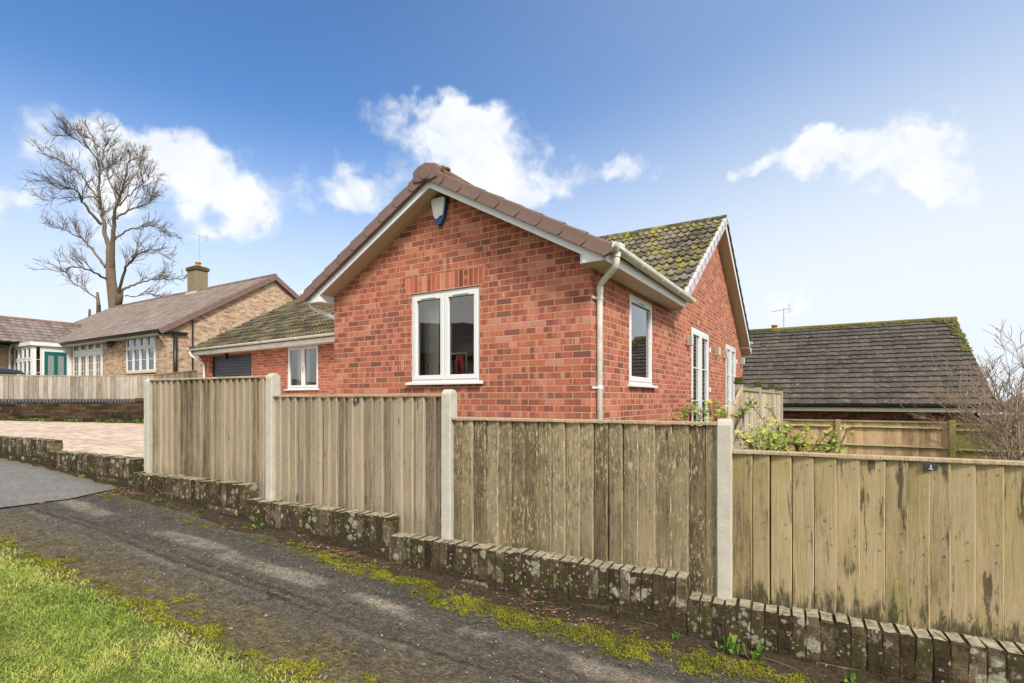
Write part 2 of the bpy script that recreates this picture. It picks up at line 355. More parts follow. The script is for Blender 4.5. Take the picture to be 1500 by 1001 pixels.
carp_m = plain('dark_car_paint', (.018,.03,.032), .18, .05, spec=.6)
tyre_m = plain('rubber', (.02,.02,.02), .8, .1)
red_m = plain('red_cloth', (.80,.16,.15), .9, .2)
weld_m = plain('white_wire', (.75,.76,.78), .4, .05)
pot_m = plain('orange_glaze', (.65,.16,.05), .5, .15)
lead_m = plain('lead_flashing', (.42,.42,.42), .6, .1)
def glass_mat(name, tint, base, boost):
    m = newmat(name)
    fr = nd('ShaderNodeFresnel', {'IOR': 1.5}).outputs[0]
    o, s = pos()
    bn = bump(noise(o, 1.4, 2), .03, .05)
    t = nd('ShaderNodeBsdfTransparent', {0: tint}); g = nd('ShaderNodeBsdfGlossy', {0: (.95,.97,1), 1: .01, 'Normal': bn})
    mx = nd('ShaderNodeMixShader', {0: M('ADD', mul(fr, boost), base, clamp=True), 1: t.outputs[0], 2: g.outputs[0]})
    nd('ShaderNodeOutputMaterial', {0: mx.outputs[0]}); return m
glass = glass_mat('window_glass', (.95,.97,.96), .06, 1.7)
glass_dark = glass_mat('leaded_glass', (.30,.32,.34), .10, 1.2)
def leaf_mat(name, stops, trans=.3):
    m = newmat(name); r = attr('rid'); o, s = pos()
    c = ramp(add(mul(r, .8), mul(noise(o, 25, 3), .25)), stops)
    b = nd('ShaderNodeBsdfPrincipled', {'Base Color': c, 'Roughness': .6, 'Specular IOR Level': .25})
    t = nd('ShaderNodeBsdfTranslucent', {0: c})
    mx = nd('ShaderNodeMixShader', {0: trans, 1: b.outputs[0], 2: t.outputs[0]}); nd('ShaderNodeOutputMaterial', {0: mx.outputs[0]}); return m
grass_m = leaf_mat('grass_blades', [(0,(.06,.12,.02)),(.25,(.16,.27,.04)),(.5,(.32,.41,.075)),(.75,(.46,.49,.12)),(.92,(.55,.54,.17)),(1,(.42,.33,.15))], .25)
moss_blade = leaf_mat('moss_tufts', [(0,(.045,.048,.011)),(.35,(.125,.13,.015)),(.7,(.27,.265,.018)),(1,(.42,.37,.04))], .15)
rose_m = leaf_mat('rose_leaves', [(0,(.10,.19,.05)),(.4,(.25,.35,.07)),(.7,(.46,.49,.11)),(1,(.62,.56,.15))], .3)
weed_m = leaf_mat('weed_leaves', [(0,(.06,.13,.03)),(.6,(.13,.24,.04)),(1,(.25,.33,.06))], .25)
litter_m = leaf_mat('dry_leaves', [(0,(.10,.05,.03)),(.5,(.25,.13,.08)),(1,(.42,.27,.20))], .1)

def tarmac_mat():
    m = newmat('old_tarmac'); s, n, o = uvs()
    n1 = noise(o, 1.6, 6, .65); n2 = noise(o, 9, 6, .72); fine = add(mul(noise(o, 120, 4, .8), .6), mul(noise(o, 38, 5, .8), .4))
    ag = voro(o, 210, out=1); agv = nd('ShaderNodeSeparateColor', {0: ag}).outputs[0]
    agd = voro(o, 210)
    c = ramp(add(mul(fine, .7), mul(agv, .3)), [(.25,(.028,.026,.024)),(.45,(.065,.061,.056)),(.62,(.12,.114,.106)),(.8,(.24,.225,.205))])
    # pale wet-worn streak along the middle of the path
    wob = mul(sub(noise(comb(mul(s, .5), n, 0.0), 2.2, 4), .5), .22)
    d = M('ABSOLUTE', sub(add(n, wob), .74)); st = sstep(d, .115, .04)
    st = mul(st, sstep(noise(comb(mul(s, .62), mul(n, .4), 2.0), 1.9, 3, .5), .40, .50))
    c = mix(mul(st, .8), c, mix(fine, (.15,.14,.125), (.36,.33,.30)))
    st2 = mul(sstep(M('ABSOLUTE', sub(add(n, wob), 1.08)), .05, .01), sstep(noise(comb(mul(s, .8), n, 7.0), 2, 4), .40, .60))
    c = mix(mul(st2, .42), c, (.22,.20,.19))
    # dark wet ruts
    rt = mul(sstep(M('ABSOLUTE', sub(add(n, mul(wob, .5)), .95)), .030, .008), sstep(noise(comb(mul(s, .4), n, 5.0), 2, 4), .38, .62)); c = mix(mul(rt, .75), c, (.018,.017,.016)); rt3 = sstep(M('ABSOLUTE', sub(add(n, mul(wob, .5)), 1.03)), .028, .008); c = mix(mul(rt3, .55), c, (.02,.018,.016))
    # soil and moss film, growing towards the grass side and the wall
    edge = M('MAXIMUM', sstep(n, .80, 1.5), sstep(n, .62, .22))
    ms = sstep(add(mul(n2, .8), mul(edge, .30)), .52, .72)
    c = mix(mul(ms, .62), c, mix(noise(o, 26, 6, .8), (.045,.038,.028), (.17,.145,.10)))
    my = mul(sstep(add(mul(noise(o, 5, 6, .75), .9), add(mul(edge, .30), mul(sstep(n, .5, 1.1), .04))), .62, .76), sstep(noise(o, 120, 3, .7), .40, .60))
    c = mix(mul(mul(my, .75), sstep(noise(o, 21, 6, .8), .42, .58)), c, mix(noise(o, 60, 3), (.13,.10,.025), (.27,.22,.045)))
    lt = mul(sstep(noise(o, 34, 6, .8), .60, .70), sstep(noise(o, 1.9, 4), .45, .62)); c = mix(mul(lt, .6), c, (.32,.30,.27))
    ck = nd('ShaderNodeTexVoronoi', {'Vector': nd('ShaderNodeVectorMath', {0: comb(mul(s, .6), n, 0.0), 1: nd('ShaderNodeVectorMath', {0: noisec(o, 5, 4), 1: (.3,.3,0)}, operation='MULTIPLY').outputs[0]}, operation='ADD').outputs[0], 'Scale': 1.5}, feature='DISTANCE_TO_EDGE').outputs[0]
    c = mix(mul(sstep(ck, .012, .003), mul(sstep(noise(o, 1.1, 2), .48, .58), .75)), c, (.012,.011,.009))
    dk = sstep(noise(comb(mul(s, .5), n, 3.0), 3.2, 5, .65), .5, .68); c = mix(mul(dk, .4), c, (.030,.027,.023))
    gr = noise(comb(mul(s, .45), n, 0.0), 75, 5, .85); c = mix(.9, c, ramp(gr, [(.34,(.30,.29,.28)),(.5,(.92,.90,.87)),(.64,(2.3,2.2,2.0))]), 'MULTIPLY')
    c = mix(mul(sstep(noise(comb(mul(s, .6), n, 9.0), 30, 5, .85), .50, .62), mul(sstep(n, .55, 1.1), .65)), c, mix(gr, (.06,.045,.025), (.30,.24,.10)))
    md = noise(o, 13, 7, .82); c = mix(.9, c, ramp(md, [(.30,(.28,.27,.255)),(.5,(.80,.775,.73)),(.70,(1.55,1.48,1.36))]), 'MULTIPLY')
    h = add(mul(agd, -1.2), add(mul(fine, .9), mul(ms, .8)))
    return finish(m, c, ramp(n2, [(.3,(.55,)*3),(.7,(.9,)*3)]), bump(h, .75, .006), .3)
tarmac = tarmac_mat()
def newtar_mat():
    m = newmat('newer_tarmac'); s, n, o = uvs(); fine = noise(o, 190, 4, .75)
    c = ramp(add(mul(fine, .8), mul(noise(o, 4, 4), .25)), [(.3,(.075,.073,.070)),(.55,(.155,.15,.145)),(.8,(.30,.295,.28))])
    e = sstep(n, .42, .10); c = mix(.8, c, ramp(noise(o, 22, 6, .85), [(.33,(.5,.5,.5)),(.5,(1,1,1)),(.68,(1.7,1.65,1.6))]), 'MULTIPLY')
    c = mix(mul(mul(e, sstep(noise(o, 9, 5, .7), .35, .6)), .8), c, (.09,.085,.03))
    return finish(m, c, .8, bump(fine, .6, .005), .3)
newtar = newtar_mat()
def paving_mat():
    m = newmat('pinkish_block_paving'); u, v, o = uvs()
    rv = M('DIVIDE', add(v, 200.0), .10); row = M('FLOOR', rv); fv = M('FRACT', rv)
    ru = add(M('DIVIDE', add(u, 200.0), .20), mul(M('MODULO', row, 2.0), .5)); fu = M('FRACT', ru)
    j = M('MAXIMUM', sstep(fv, .09, .05), sstep(fu, .045, .02))
    r = white(comb(M('FLOOR', ru), row, 1.0))
    c = ramp(add(mul(r, .7), mul(noise(o, 20, 4), .35)), [(.1,(.36,.27,.21)),(.5,(.48,.385,.31)),(.9,(.60,.50,.41))])
    c = mix(mul(sstep(noise(comb(mul(u, .5), v, 0.0), 1.2, 5, .6), .45, .7), .35), c, (.40,.28,.21))
    c = mix(mul(j, .55), c, (.17,.13,.09))
    return finish(m, c, .85, bump(sub(mul(noise(o, 60), .3), j), .4, .006), .25)
paving = paving_mat()
def soil_mat():
    m = newmat('garden_ground'); o, s = pos()
    n = noise(o, .8, 6, .6); c = ramp(add(mul(noise(o, 18, 6, .7), .7), mul(n, .3)), [(.3,(.035,.028,.016)),(.5,(.07,.075,.025)),(.65,(.11,.15,.035)),(.85,(.17,.22,.06))])
    return finish(m, c, .95, bump(noise(o, 30, 5), .5, .02), .1)
soil = soil_mat()
def dirt_mat():
    m = newmat('dark_damp_soil'); o, s = pos()
    c = ramp(noise(o, 40, 6, .75), [(.3,(.02,.015,.010)),(.55,(.055,.042,.028)),(.75,(.11,.09,.05))])
    return finish(m, c, .95, bump(noise(o, 60, 5), .8, .012), .1)
dirt = dirt_mat()
def turf_mat():
    m = newmat('turf_base'); o, s = pos()
    c = ramp(noise(o, 20, 6, .75), [(.3,(.045,.045,.015)),(.5,(.09,.11,.025)),(.7,(.18,.20,.045))])
    return finish(m, c, .95, bump(noise(o, 70, 5), .8, .015), .1)
turf = turf_mat()
# ------------------------------------------------------------------ the ground
def grid_sheet(name, mat, us, vs, fn, uvfn=None):
    nu, nv = len(us), len(vs); V = []; UV = []
    for b in vs:
        for a in us:
            V.append(tuple(fn(a, b))); UV.append(uvfn(a, b) if uvfn else (a, b))
    Fc = [(j*nu+i, j*nu+i+1, (j+1)*nu+i+1, (j+1)*nu+i) for j in range(nv-1) for i in range(nu-1)]
    me = D.meshes.new(name); me.from_pydata(V, [], Fc)
    if me.polygons[0].normal.z < 0: me.flip_normals()
    lay = me.uv_layers.new(name="UVMap")
    for l in me.loops: lay.data[l.index].uv = UV[l.vertex_index]
    me.polygons.foreach_set('use_smooth', [True]*len(me.polygons))
    me.materials.append(mat); o = D.objects.new(name, me); sc.collection.objects.link(o)
    o['kind'] = 'structure'; return o
def lanebump(s, n):      # the lane: slightly dished and worn
    return .006*np.sin(s*1.9+n*2.1)*np.cos(n*3.7-s*.6) + .024*np.maximum(0, n-1.2)
def gfun(s, n):
    if n > -.045:
        z = gz(s) - .025 + (lanebump(s, n) if n < 1.75 and -30 < s < 40 else .0) - (.0 if n < 6 else .01*(min(n, 60)-6))
        return SN(s, n, z)
    p = SN(s, n, 0); return Vector((p.x, p.y, drive_z(p.x, p.y)-.01))
ss = sorted(set([-900,-300,-120,-60,-30] + [round(-20+.5*i, 2) for i in range(81)] + [30,60,150,400,900]))
ns = sorted([-900,-400,-150,-80,-40,-25,-16,-10,-6,-3,-1.5,-.6,-.05,-.044,.0,.1,.2,.4,.6,.8,1.0,1.2,1.4,1.6,1.8,2.2,3,5,8,14,30,80,300,800])
grid_sheet('ground', soil, ss, ns, gfun)
fs = [round(-14+.1*i, 2) for i in range(280)]
grid_sheet('lane', tarmac, fs, [.155+.0485*i for i in range(33)] , lambda s, n: SN(s, n, gz(s)+lanebump(s, n)+.006*mnoise.noise(Vector((s*4, n*5, 3)))))
# newer tarmac of the vehicle entrance, laid 4 mm proud, with a slightly ragged oblique joint
def nts(t, n):
    s1 = -.08 - .30*max(0, (.75-n))**1.2 + .035*mnoise.noise(Vector((n*6, 1.5, 0)))
    return -9 + (s1+9)*t
grid_sheet('newer_tarmac_apron', newtar, [i/90 for i in range(91)], [.17+.0475*i for i in range(32)],
           lambda t, n: SN(nts(t, n), n, gz(nts(t, n))+lanebump(nts(t, n), n)+.012), lambda t, n: (nts(t, n), n))
# block-paved drive behind the low wall
def dfn(a, b):
    p = SN(a, 0, 0) + Vector((nB.x*b, nB.y*b, 0)); return Vector((p.x, p.y, drive_z(p.x, p.y)+.004))
grid_sheet('block_paved_drive', paving, [-16+.5*i for i in range(33)] + [.02], [.02]+[.5*i for i in range(1, 34)], dfn)
# the neighbour's higher plot behind the dark retaining wall
R0 = Vector((-14.2, 12.75)); R1 = Vector((-10.76, 13.9)); R2 = Vector((-9.75, 14.25)); R3 = Vector((-9.95, 16.7))
def plot(a, b):
    # a along the wall, b away from it
    if a < 0: p = R0 + Vector((a*.95, a*.31))
    elif a <= 1: p = R0.lerp(R2, a)
    else: p = R2.lerp(R3, a-1)
    q = p + (Vector((-.32, .95)) if a <= 1 else Vector((-.32, .95)).lerp(Vector((-.05, 1)), a-1))*(b+.16)
    return Vector((q.x, q.y, .0-.09+min(b*.035, .32)))
grid_sheet('raised_garden', soil, [-40,-20,-10,-5,-2,0,.25,.5,.75,1,1.5,2], [0,.3,1,2,4,7,11,16,24,40], plot)
# damp soil and litter strip along the foot of the wall
grid_sheet('soil_strip', dirt, [round(-8+.06*i, 2) for i in range(300)], [.15,.18,.21,.24,.27,.30],
           lambda s, n: SN(s, n+(.06*mnoise.noise(Vector((s*2.5, 0, 5)))+.02 if n > .25 else 0), gz(s)+lanebump(s, n)+.022*max(0, (.33-n)/.18)+.012*mnoise.noise(Vector((s*7, n*9, 0)))-.004))
grid_sheet('grass_verge', turf, [round(-14+.12*i, 2) for i in range(240)], [1.60,1.66,1.72,1.8,1.95,2.2,2.5,3,4,5.2],
           lambda s, n: SN(s, n+(.10*mnoise.noise(Vector((s*1.6, 0, 9)))+.05*mnoise.noise(Vector((s*6, 0, 2))) if n < 2 else 0), gz(s)+lanebump(s, min(n, 1.75))+(-.02+.05*min(1, (n-1.6)/.16))+.02*mnoise.noise(Vector((s*3, n*3, 0)))))

# ------------------------------------------------------------------ the close-boarded fence between concrete posts
FZ = -1.25
fence = thing('close_board_fence', 'weathered vertical board fence stepping downhill between pale concrete posts', 'fence', (P0.x, P0.y, FZ), FRZ)
FM = Matrix.Translation((0, 0, -FZ))
def boards(mb, x0, x1, zb, zt, wmin, wmax, thick=.020, thin=.006, nails=False, jz=.007):
    x = x0; k = 0
    while x < x1-.01:
        wd = random.uniform(wmin, wmax); xe = min(x+wd, x1); 
        if x1-xe < .035: xe = x1
        rid = random.random(); a, b = (thick, thin)
        z1 = (zt(x) if callable(zt) else zt) - random.uniform(0, jz); z0 = zb(x) if callable(zb) else zb
        gap_ = random.choice((.004,.006,.008,.011)); N = 6; j0 = random.uniform(-.003, .003); j1 = random.uniform(-.003, .003); bow = random.uniform(-.004, .004)
        prev = None
        for i in range(N+1):
            t = i/N; z = z0+(z1-z0)*t; jx = j0*(1-t)+j1*t+bow*math.sin(PI*t)
            jy = random.uniform(-.0018, .0018)
            xa = x+jx-.004; xb = xe+jx+.010
            # thick edge (left) stands proud and covers the thin edge of the board before it
            ring = [mb.pt((xa-.004, .0015, z)), mb.pt((xa+gap_, -b+jy, z)), mb.pt((xb-.015, -a-.001+jy, z)), mb.pt((xb-.010, -a+.003+jy, z)), mb.pt((xb-.009, .004, z))]
            if prev:
                for q in range(5): mb.idx([prev[q], prev[(q+1)%5], ring[(q+1)%5], ring[q]], rid=2.0 if (q == 0 and nails) else rid)  # groove faces take the painted shade tone
            else: mb.idx(ring[::-1], rid=rid)
            prev = ring
        mb.idx(prev, rid=rid)
        if nails:
            for zn in (z1-.045, z1-.30*(z1-z0)-.1, z0+.5*(z1-z0), z0+.16):
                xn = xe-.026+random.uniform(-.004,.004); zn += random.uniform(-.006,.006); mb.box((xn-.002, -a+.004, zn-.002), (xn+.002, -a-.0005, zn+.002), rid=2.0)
        x = xe; k += 1
SP = 1.93
panel_spec = [(.215, -.96, wood_a, .085, .108, 'greyish brown panel, highest of the fence'),
              (.038, -1.10, wood_b, .088, .108, 'grey panel with a dark tag at its top edge'),
              (-.136, -1.22, wood_c, .090, .108, 'dark panel of flaking boards'),
              (-.295, -1.24, wood_d, .082, .112, 'yellowish olive panel with black stains, lowest of the fence')]
for k, (zt, zb, wm, wa, wb, lab) in enumerate(panel_spec):
    x0, x1 = k*SP+.039, (k+1)*SP-.039
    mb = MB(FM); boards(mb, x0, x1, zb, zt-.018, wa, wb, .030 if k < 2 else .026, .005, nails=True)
    p = mb.build('fence_panel', wm, fence); p['label'] = lab
    mb = MB(FM); mb.box((x0, -.038, zt-.017), (x1, .022, zt+.002)); mb.build('capping_rail', wood_rail, p, bevel=.003)
    for zr in (zb+.15, (zb+zt)/2, zt-.12): mb = MB(FM); mb.prism([(x0, .005, zr-.03), (x0, .045, zr), (x0, .005, zr+.03)], (x1-x0, 0, 0)); mb.build('cross_rail', wood_rail2, p)
    if k in (1, 3):
        px, py = ((526, 584) if k == 1 else (1360, 678))
        kx = (px-CX)/F; s = (kx*P0.y-P0.x)/(dF.x-kx*dF.y)
        mb = MB(FM); mb.box((s-.028, -.038, zt-.060), (s+.028, -.030, zt-.026)); tg = mb.build('tag_plate', dark_m, p, bevel=.002)
        mb = MB(FM); mb.box((s-.003, -.041, zt-.054), (s+.004, -.0385, zt-.032)); mb.box((s-.009, -.041, zt-.055), (s+.010, -.0385, zt-.051)); mb.build('tag_mark', lead_m, p)
def post_mesh(x, zt, zb):
    mb = MB(FM)
    prof = [(-.042,-.042),(-.035,-.052),(.035,-.052),(.042,-.042),(.042,.045),(.035,.054),(-.035,.054),(-.042,.045)]
    rings = []
    N = 22
    for i in range(N+1):
        t = i/N; z = zb+(zt-.035-zb)*t
        rings.append([mb.pt((x+a+random.uniform(-.0012,.0012), b+random.uniform(-.0012,.0012), z)) for a, b in prof])
    rings.append([mb.pt((x+a*.96, b*.80, zt-.016)) for a, b in prof]); rings.append([mb.pt((x+a*.9, b*.45, zt-.002)) for a, b in prof])
    rings.append([mb.pt((x+a*.7, b*.15, zt+.002)) for a, b in prof])
    for a, b in zip(rings, rings[1:]):
        for j in range(8): mb.idx([a[j], a[(j+1)%8], b[(j+1)%8], b[j]])
    mb.idx(rings[-1])
    return mb
for k, (zt, zb) in enumerate([(.222, -.95), (.235, -1.0), (.072, -1.12), (-.116, -1.22), (-.28, -1.25)]):
    post_mesh(k*SP, zt, zb).build('concrete_post', concrete, fence, smooth=False)
# ------------------------------------------------------------------ low brick-on-end wall in front of the fence
wall = thing('low_brick_wall', 'low stepped wall of dark mossy bricks on end below the board fence', 'wall', (P0.x, P0.y, -1.5), FRZ)
WM = Matrix.Translation((0, 0, 1.5))
segs = [(-12.5, -9.2, .10), (-9.2,-6.3,-.18),(-6.3,-4.0,-.36),(-4.0,-1.86,-.505), (-1.86,-.06,-.637), (-.06,1.745,-.787), (1.745,3.41,-.912), (3.41,5.60,-1.040), (5.60,9.6,-1.150)]
mb = MB(WM); core = MB(WM); bc = MB(WM)
def rough_brick(m, x0, x1, y0, y1, z0, z1, nz=4, j=.0035, rid=0.0):
    o = [random.uniform(-j, j) for _ in range(2)]; tw = random.uniform(-.006, .006)
    rings = []
    for i in range(nz+1):
        t = i/nz; z = z0+(z1-z0)*t; ch = .006 if i in (0, nz) else 0
        tx = tw*(t-.5)
        pr = [(x0+ch+tx, y0+.004), (x0+.006+tx, y0+ch), ((x0+x1)/2+tx, y0+ch+random.uniform(-.003,.003)), (x1-.006+tx, y0+ch), (x1-ch+tx, y0+.004), (x1-ch+tx, y1), (x0+ch+tx, y1)]
        rings.append([m.pt((a+random.uniform(-j, j)*.6, b+o[0]+random.uniform(-j, j)*.8, z+(o[1]+random.uniform(-j, j) if i == nz else 0))) for a, b in pr])
    for a, b in zip(rings, rings[1:]):
        for q in range(7): m.idx([a[q], a[(q+1)%7], b[(q+1)%7], b[q]], rid=rid)
    m.idx(rings[0][::-1], rid=rid); m.idx(rings[-1], rid=rid)
for x0, x1, zt in segs:
    n = max(1, round((x1-x0)/.0665)); wd = (x1-x0)/n
    for i in range(n):
        a = x0+i*wd; rough_brick(mb, a+.0006, a+wd-.0006, -.150, -.010, zt-.215, zt+random.uniform(-.004, .005), 5, .004, random.random())
    core.box((x0+.004, -.1455, zt-.6), (x1-.004, -.022, zt-.010))
    # courses laid flat below, down into the soil
    zz = zt-.222; row = 0
    while zz > gz(x1)-.12:
        x = x0 + (.0 if row % 2 else -.0)
        first = True
        while x < x1-.02:
            L = (.105 if (row % 2 and first) else .215)+random.uniform(-.01,.01); xe = min(x+L, x1)
            if x1-xe < .05: xe = x1
            rough_brick(bc, x+.004, xe-.004, -.148+random.uniform(-.004,.008), -.015, zz-.062, zz, 2, .004, random.random()); x = xe; first = False
        zz -= .070; row += 1
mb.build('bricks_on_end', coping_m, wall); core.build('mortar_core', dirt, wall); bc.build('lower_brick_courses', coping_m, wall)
# ------------------------------------------------------------------ roofs, windows and other house parts
def roof_tiles(mb, O, U, V, nx, ny, tw, gauge, prof, samples, lip, clip=None, wob=.004, slab=.03):
    O, U, V = Vector(O), Vector(U).normalized(), Vector(V).normalized(); Nn = U.cross(V)
    if Nn.z < 0: Nn = -Nn
    for j in range(ny):
        for i in range(nx):
            uc, vc = (i+.5)*tw, (j+.5)*gauge
            if clip and not clip(uc, vc): continue
            rid = random.random(); dz = random.uniform(-wob, wob); dv = random.uniform(-wob, wob)
            lo, hi, bt = [], [], []
            for k in range(samples+1):
                t = k/samples; u = (i+t)*tw; h = prof(t)
                lo.append(mb.pt(O+U*u+V*(j*gauge+dv)+Nn*(h+lip+dz)))
                hi.append(mb.pt(O+U*u+V*((j+1)*gauge+.03)+Nn*(h+dz*.5)))
                bt.append(mb.pt(O+U*u+V*(j*gauge+dv+.004)+Nn*(h+dz-.014)))
            for k in range(samples):
                mb.idx([lo[k], lo[k+1], hi[k+1], hi[k]], rid=rid); mb.idx([bt[k], bt[k+1], lo[k+1], lo[k]], rid=rid)
            mb.idx([bt[0], lo[0], hi[0]], rid=rid); mb.idx([bt[-1], hi[-1], lo[-1]], rid=rid)
def prof_roman(t): return .034*max(0, math.sin(4*PI*t))**.8
def prof_wave(t): return .026*(.5+.5*math.sin(2*PI*t))
def prof_small(t): return .024*max(0, math.sin(2*PI*t))
def prof_flat(t): return 0.0 if 0 < t < 1 else -.012
def slab(mb, O, U, V, L, S, th):        # the boarding under the tiles
    O, U, V = Vector(O), Vector(U).normalized(), Vector(V).normalized(); Nn = U.cross(V)
    if Nn.z < 0: Nn = -Nn
    a = [O, O+U*L, O+U*L+V*S, O+V*S]; mb.prism([p-Nn*.012 for p in a], -Nn*th)
def window(parent, o3, ux, out, wdt, hgt, lights=2, fr=.05, sash=.05, mull=.05, sill=True, transom=None, bars=None, vents=False, inset=.0, gl=None, name='window', mat=None, depth=.07, label=None, sillm=None, handle=False):
    """casement in a wall; o3 = lower left corner of the frame on the wall face, ux along the wall, out = outward normal"""
    mat = mat or upvc; gl = gl or glass
    ux = Vector(ux).normalized(); out = Vector(out).normalized(); o3 = Vector(o3)
    Fm = Matrix.Identity(4)
    Fm.col[0][:3] = ux; Fm.col[1][:3] = -out; Fm.col[2][:3] = (0,0,1); Fm.col[3][:3] = o3
    yf, yb = inset, inset+depth
    mb = MB(Fm)
    mb.box((0, yf, 0), (fr, yb, hgt)); mb.box((wdt-fr, yf, 0), (wdt, yb, hgt)); mb.box((fr, yf, 0), (wdt-fr, yb, fr)); mb.box((fr, yf, hgt-fr), (wdt-fr, yb, hgt))
    iw = wdt-2*fr; lw = (iw-mull*(lights-1))/lights
    for k in range(1, lights): x = fr+k*lw+(k-1)*mull; mb.box((x, yf+.002, fr), (x+mull, yb, hgt-fr))
    rows = [(fr, hgt-fr)]
    if transom: mb.box((fr, yf+.004, transom-mull/2), (wdt-fr, yb, transom+mull/2)); rows = [(fr, transom-mull/2), (transom+mull/2, hgt-fr)]
    wnd = mb.build(name, mat, parent, bevel=.004)
    if label: wnd['label'] = label
    for k in range(lights):
        for ri, (za, zb) in enumerate(rows):
            xa = fr+k*(lw+mull); xb = xa+lw
            s = MB(Fm); ys = yf-.012
            s.box((xa-.008, ys, za-.008), (xa+sash, yb-.01, zb+.008)); s.box((xb-sash, ys, za-.008), (xb+.008, yb-.01, zb+.008))
            s.box((xa+sash, ys, za-.008), (xb-sash, yb-.01, za+sash)); s.box((xa+sash, ys, zb-sash), (xb-sash, yb-.01, zb+.008))
            if bars:
                bx, bz = bars if not isinstance(bars[0], tuple) else bars[ri]
                for q in range(1, bx): x = xa+sash+(lw-2*sash)*q/bx; s.box((x-.011, ys+.014, za+sash), (x+.011, ys+.03, zb-sash))
                for q in range(1, bz): z = za+sash+(zb-za-2*sash)*q/bz; s.box((xa+sash, ys+.013, z-.011), (xb-sash, ys+.031, z+.011))
            s.build('sash', mat, wnd, bevel=.004)
            p = MB(Fm); yy = yf+.022
            p.face([(xa+sash-.004, yy, za+sash-.004), (xb-sash+.004, yy, za+sash-.004), (xb-sash+.004, yy, zb-sash+.004), (xa+sash-.004, yy, zb-sash+.004)])
            p.build('pane', gl, wnd)
            if vents and ri == len(rows)-1:
                v = MB(Fm); xm = (xa+xb)/2; v.box((xm-.13, ys-.006, zb-.038), (xm+.13, ys+.001, zb-.028)); v.build('trickle_vent', lead_m, wnd, bevel=.003)
                v = MB(Fm); v.box((xm-.12, ys-.0075, zb-.0355), (xm+.12, ys-.0055, zb-.031)); v.build('vent_slot', dark_m, wnd)
    if sill:
        s = MB(Fm); s.prism([(-.055, yf-.075, -.035), (-.055, yf-.075, -.010), (-.055, yf-.02, .004), (-.055, yb, .004), (-.055, yb, -.035)], (wdt+.11, 0, 0)); s.build('sill', sillm or mat, wnd, bevel=.003)
    if handle:
        s = MB(Fm); s.box((wdt*.5+mull*.3+.01, yf-.05, hgt*.42), (wdt*.5+mull*.3+.03, yf-.02, hgt*.42+.1)); s.build('handle', steel, wnd, bevel=.004)
    return wnd
def gutter(name, parent, pts, mat, r=.056, brk=.9, bmat=None):
    """half-round gutter with its own wall thickness; pts = two end points (centre of the rim)"""
    a, b = Vector(pts[0]), Vector(pts[1]); d = (b-a).normalized(); sd_ = Vector((0,0,1)).cross(d).normalized()
    mb = MB(); N = 10; ra = []; rb = []
    prof = [(math.cos(PI+PI*k/N)*r, math.sin(PI+PI*k/N)*r) for k in range(N+1)] + [(r+.004, .006), (r-.006, .006)] + [(math.cos(PI+PI*k/N)*(r-.005), math.sin(PI+PI*k/N)*(r-.005)) for k in range(N, -1, -1)] + [(-r+.006, .006), (-r-.004, .006)]
    mb.prism([a+sd_*x+Vector((0,0,z)) for x, z in prof], b-a)
    for e in (a, b):      # stop ends
        mb.prism([e+sd_*math.cos(PI+PI*k/N)*(r+.003)+Vector((0,0,math.sin(PI+PI*k/N)*(r+.003))) for k in range(N+1)], d*(.006 if e is a else -.006))
    g = mb.build(name, mat, parent)
    L = (b-a).length; n = int(L/brk)
    for k in range(n+1):
        c = a+d*(.12+k*(L-.24)/max(1, n)); m2 = MB(); R = r+.006
        prof2 = [(math.cos(PI+PI*q/N)*R, math.sin(PI+PI*q/N)*R) for q in range(N+1)] + [(math.cos(PI+PI*q/N)*(r+.001), math.sin(PI+PI*q/N)*(r+.001)) for q in range(N, -1, -1)]
        m2.prism([c+sd_*x+Vector((0,0,z)) for x, z in prof2], d*.028); m2.build('bracket', bmat or mat, g)
    return g
# ================================================================== the red brick bungalow
HRZ = math.atan2(-.525, .851); HB = -1.05
house = thing('red_brick_bungalow', 'red brick bungalow with white windows and brown verge tiles behind the board fence', 'house', (.857, 5.73, HB), HRZ)
HM = Matrix.Translation((0, 0, -HB))        # house-local metres, z still measured from eye level
def HV(x, y, z): return Vector((x, y, z-HB))
A_AP, A_Z, A_S = -2.06, 2.865, .548          # gable A: apex x, apex z, slope
B_AP, B_Z, B_S = 6.735, 3.873, .627          # gable B: apex y, apex z, slope
# --- walls
mb = MB()
wz = lambda x: A_Z-.10-A_S*abs(x-A_AP)
gw = (-2.599, .222, -1.476, 1.40)          # gable window opening
wall_mesh(mb, [(-4.12,-1.1),(0,-1.1),(0,wz(0)),(A_AP,wz(A_AP)),(-4.12,wz(-4.12))], [gw], lambda x, z: HV(x, 0, z), .20, (0,1,0))
mb.face([HV(-4.12,0,-1.1), HV(-4.12,0,1.6), HV(-4.12,6,1.6), HV(-4.12,6,-1.1)])
mb.build('gable_wall', brick_red, house)
mb = MB()
rw = (1.223, .195, 2.256, 1.372); d1 = (4.60, -.78, 6.15, 1.34); d2 = (8.05, -.78, 9.51, 1.34)
bz_ = lambda y: B_Z-.11-B_S*abs(y-B_AP)
wall_mesh(mb, [(0,-1.6),(10.65,-1.6),(10.65,bz_(10.65)),(B_AP,bz_(B_AP)),(3.0,bz_(3.0)),(2.6,1.50),(0,1.50)], [rw, d1, d2], lambda y, z: HV(0, y, z), .20, (-1,0,0))
mb.face([HV(0,10.65,-1.6), HV(-8,10.65,-1.6), HV(-8,10.65,1.45), HV(0,10.65,1.45)])
mb.build('side_wall', brick_red, house)
mb = MB()          # flat arch of bricks on end, 3 mm proud
n = 17; x0, x1 = -2.70, -1.40
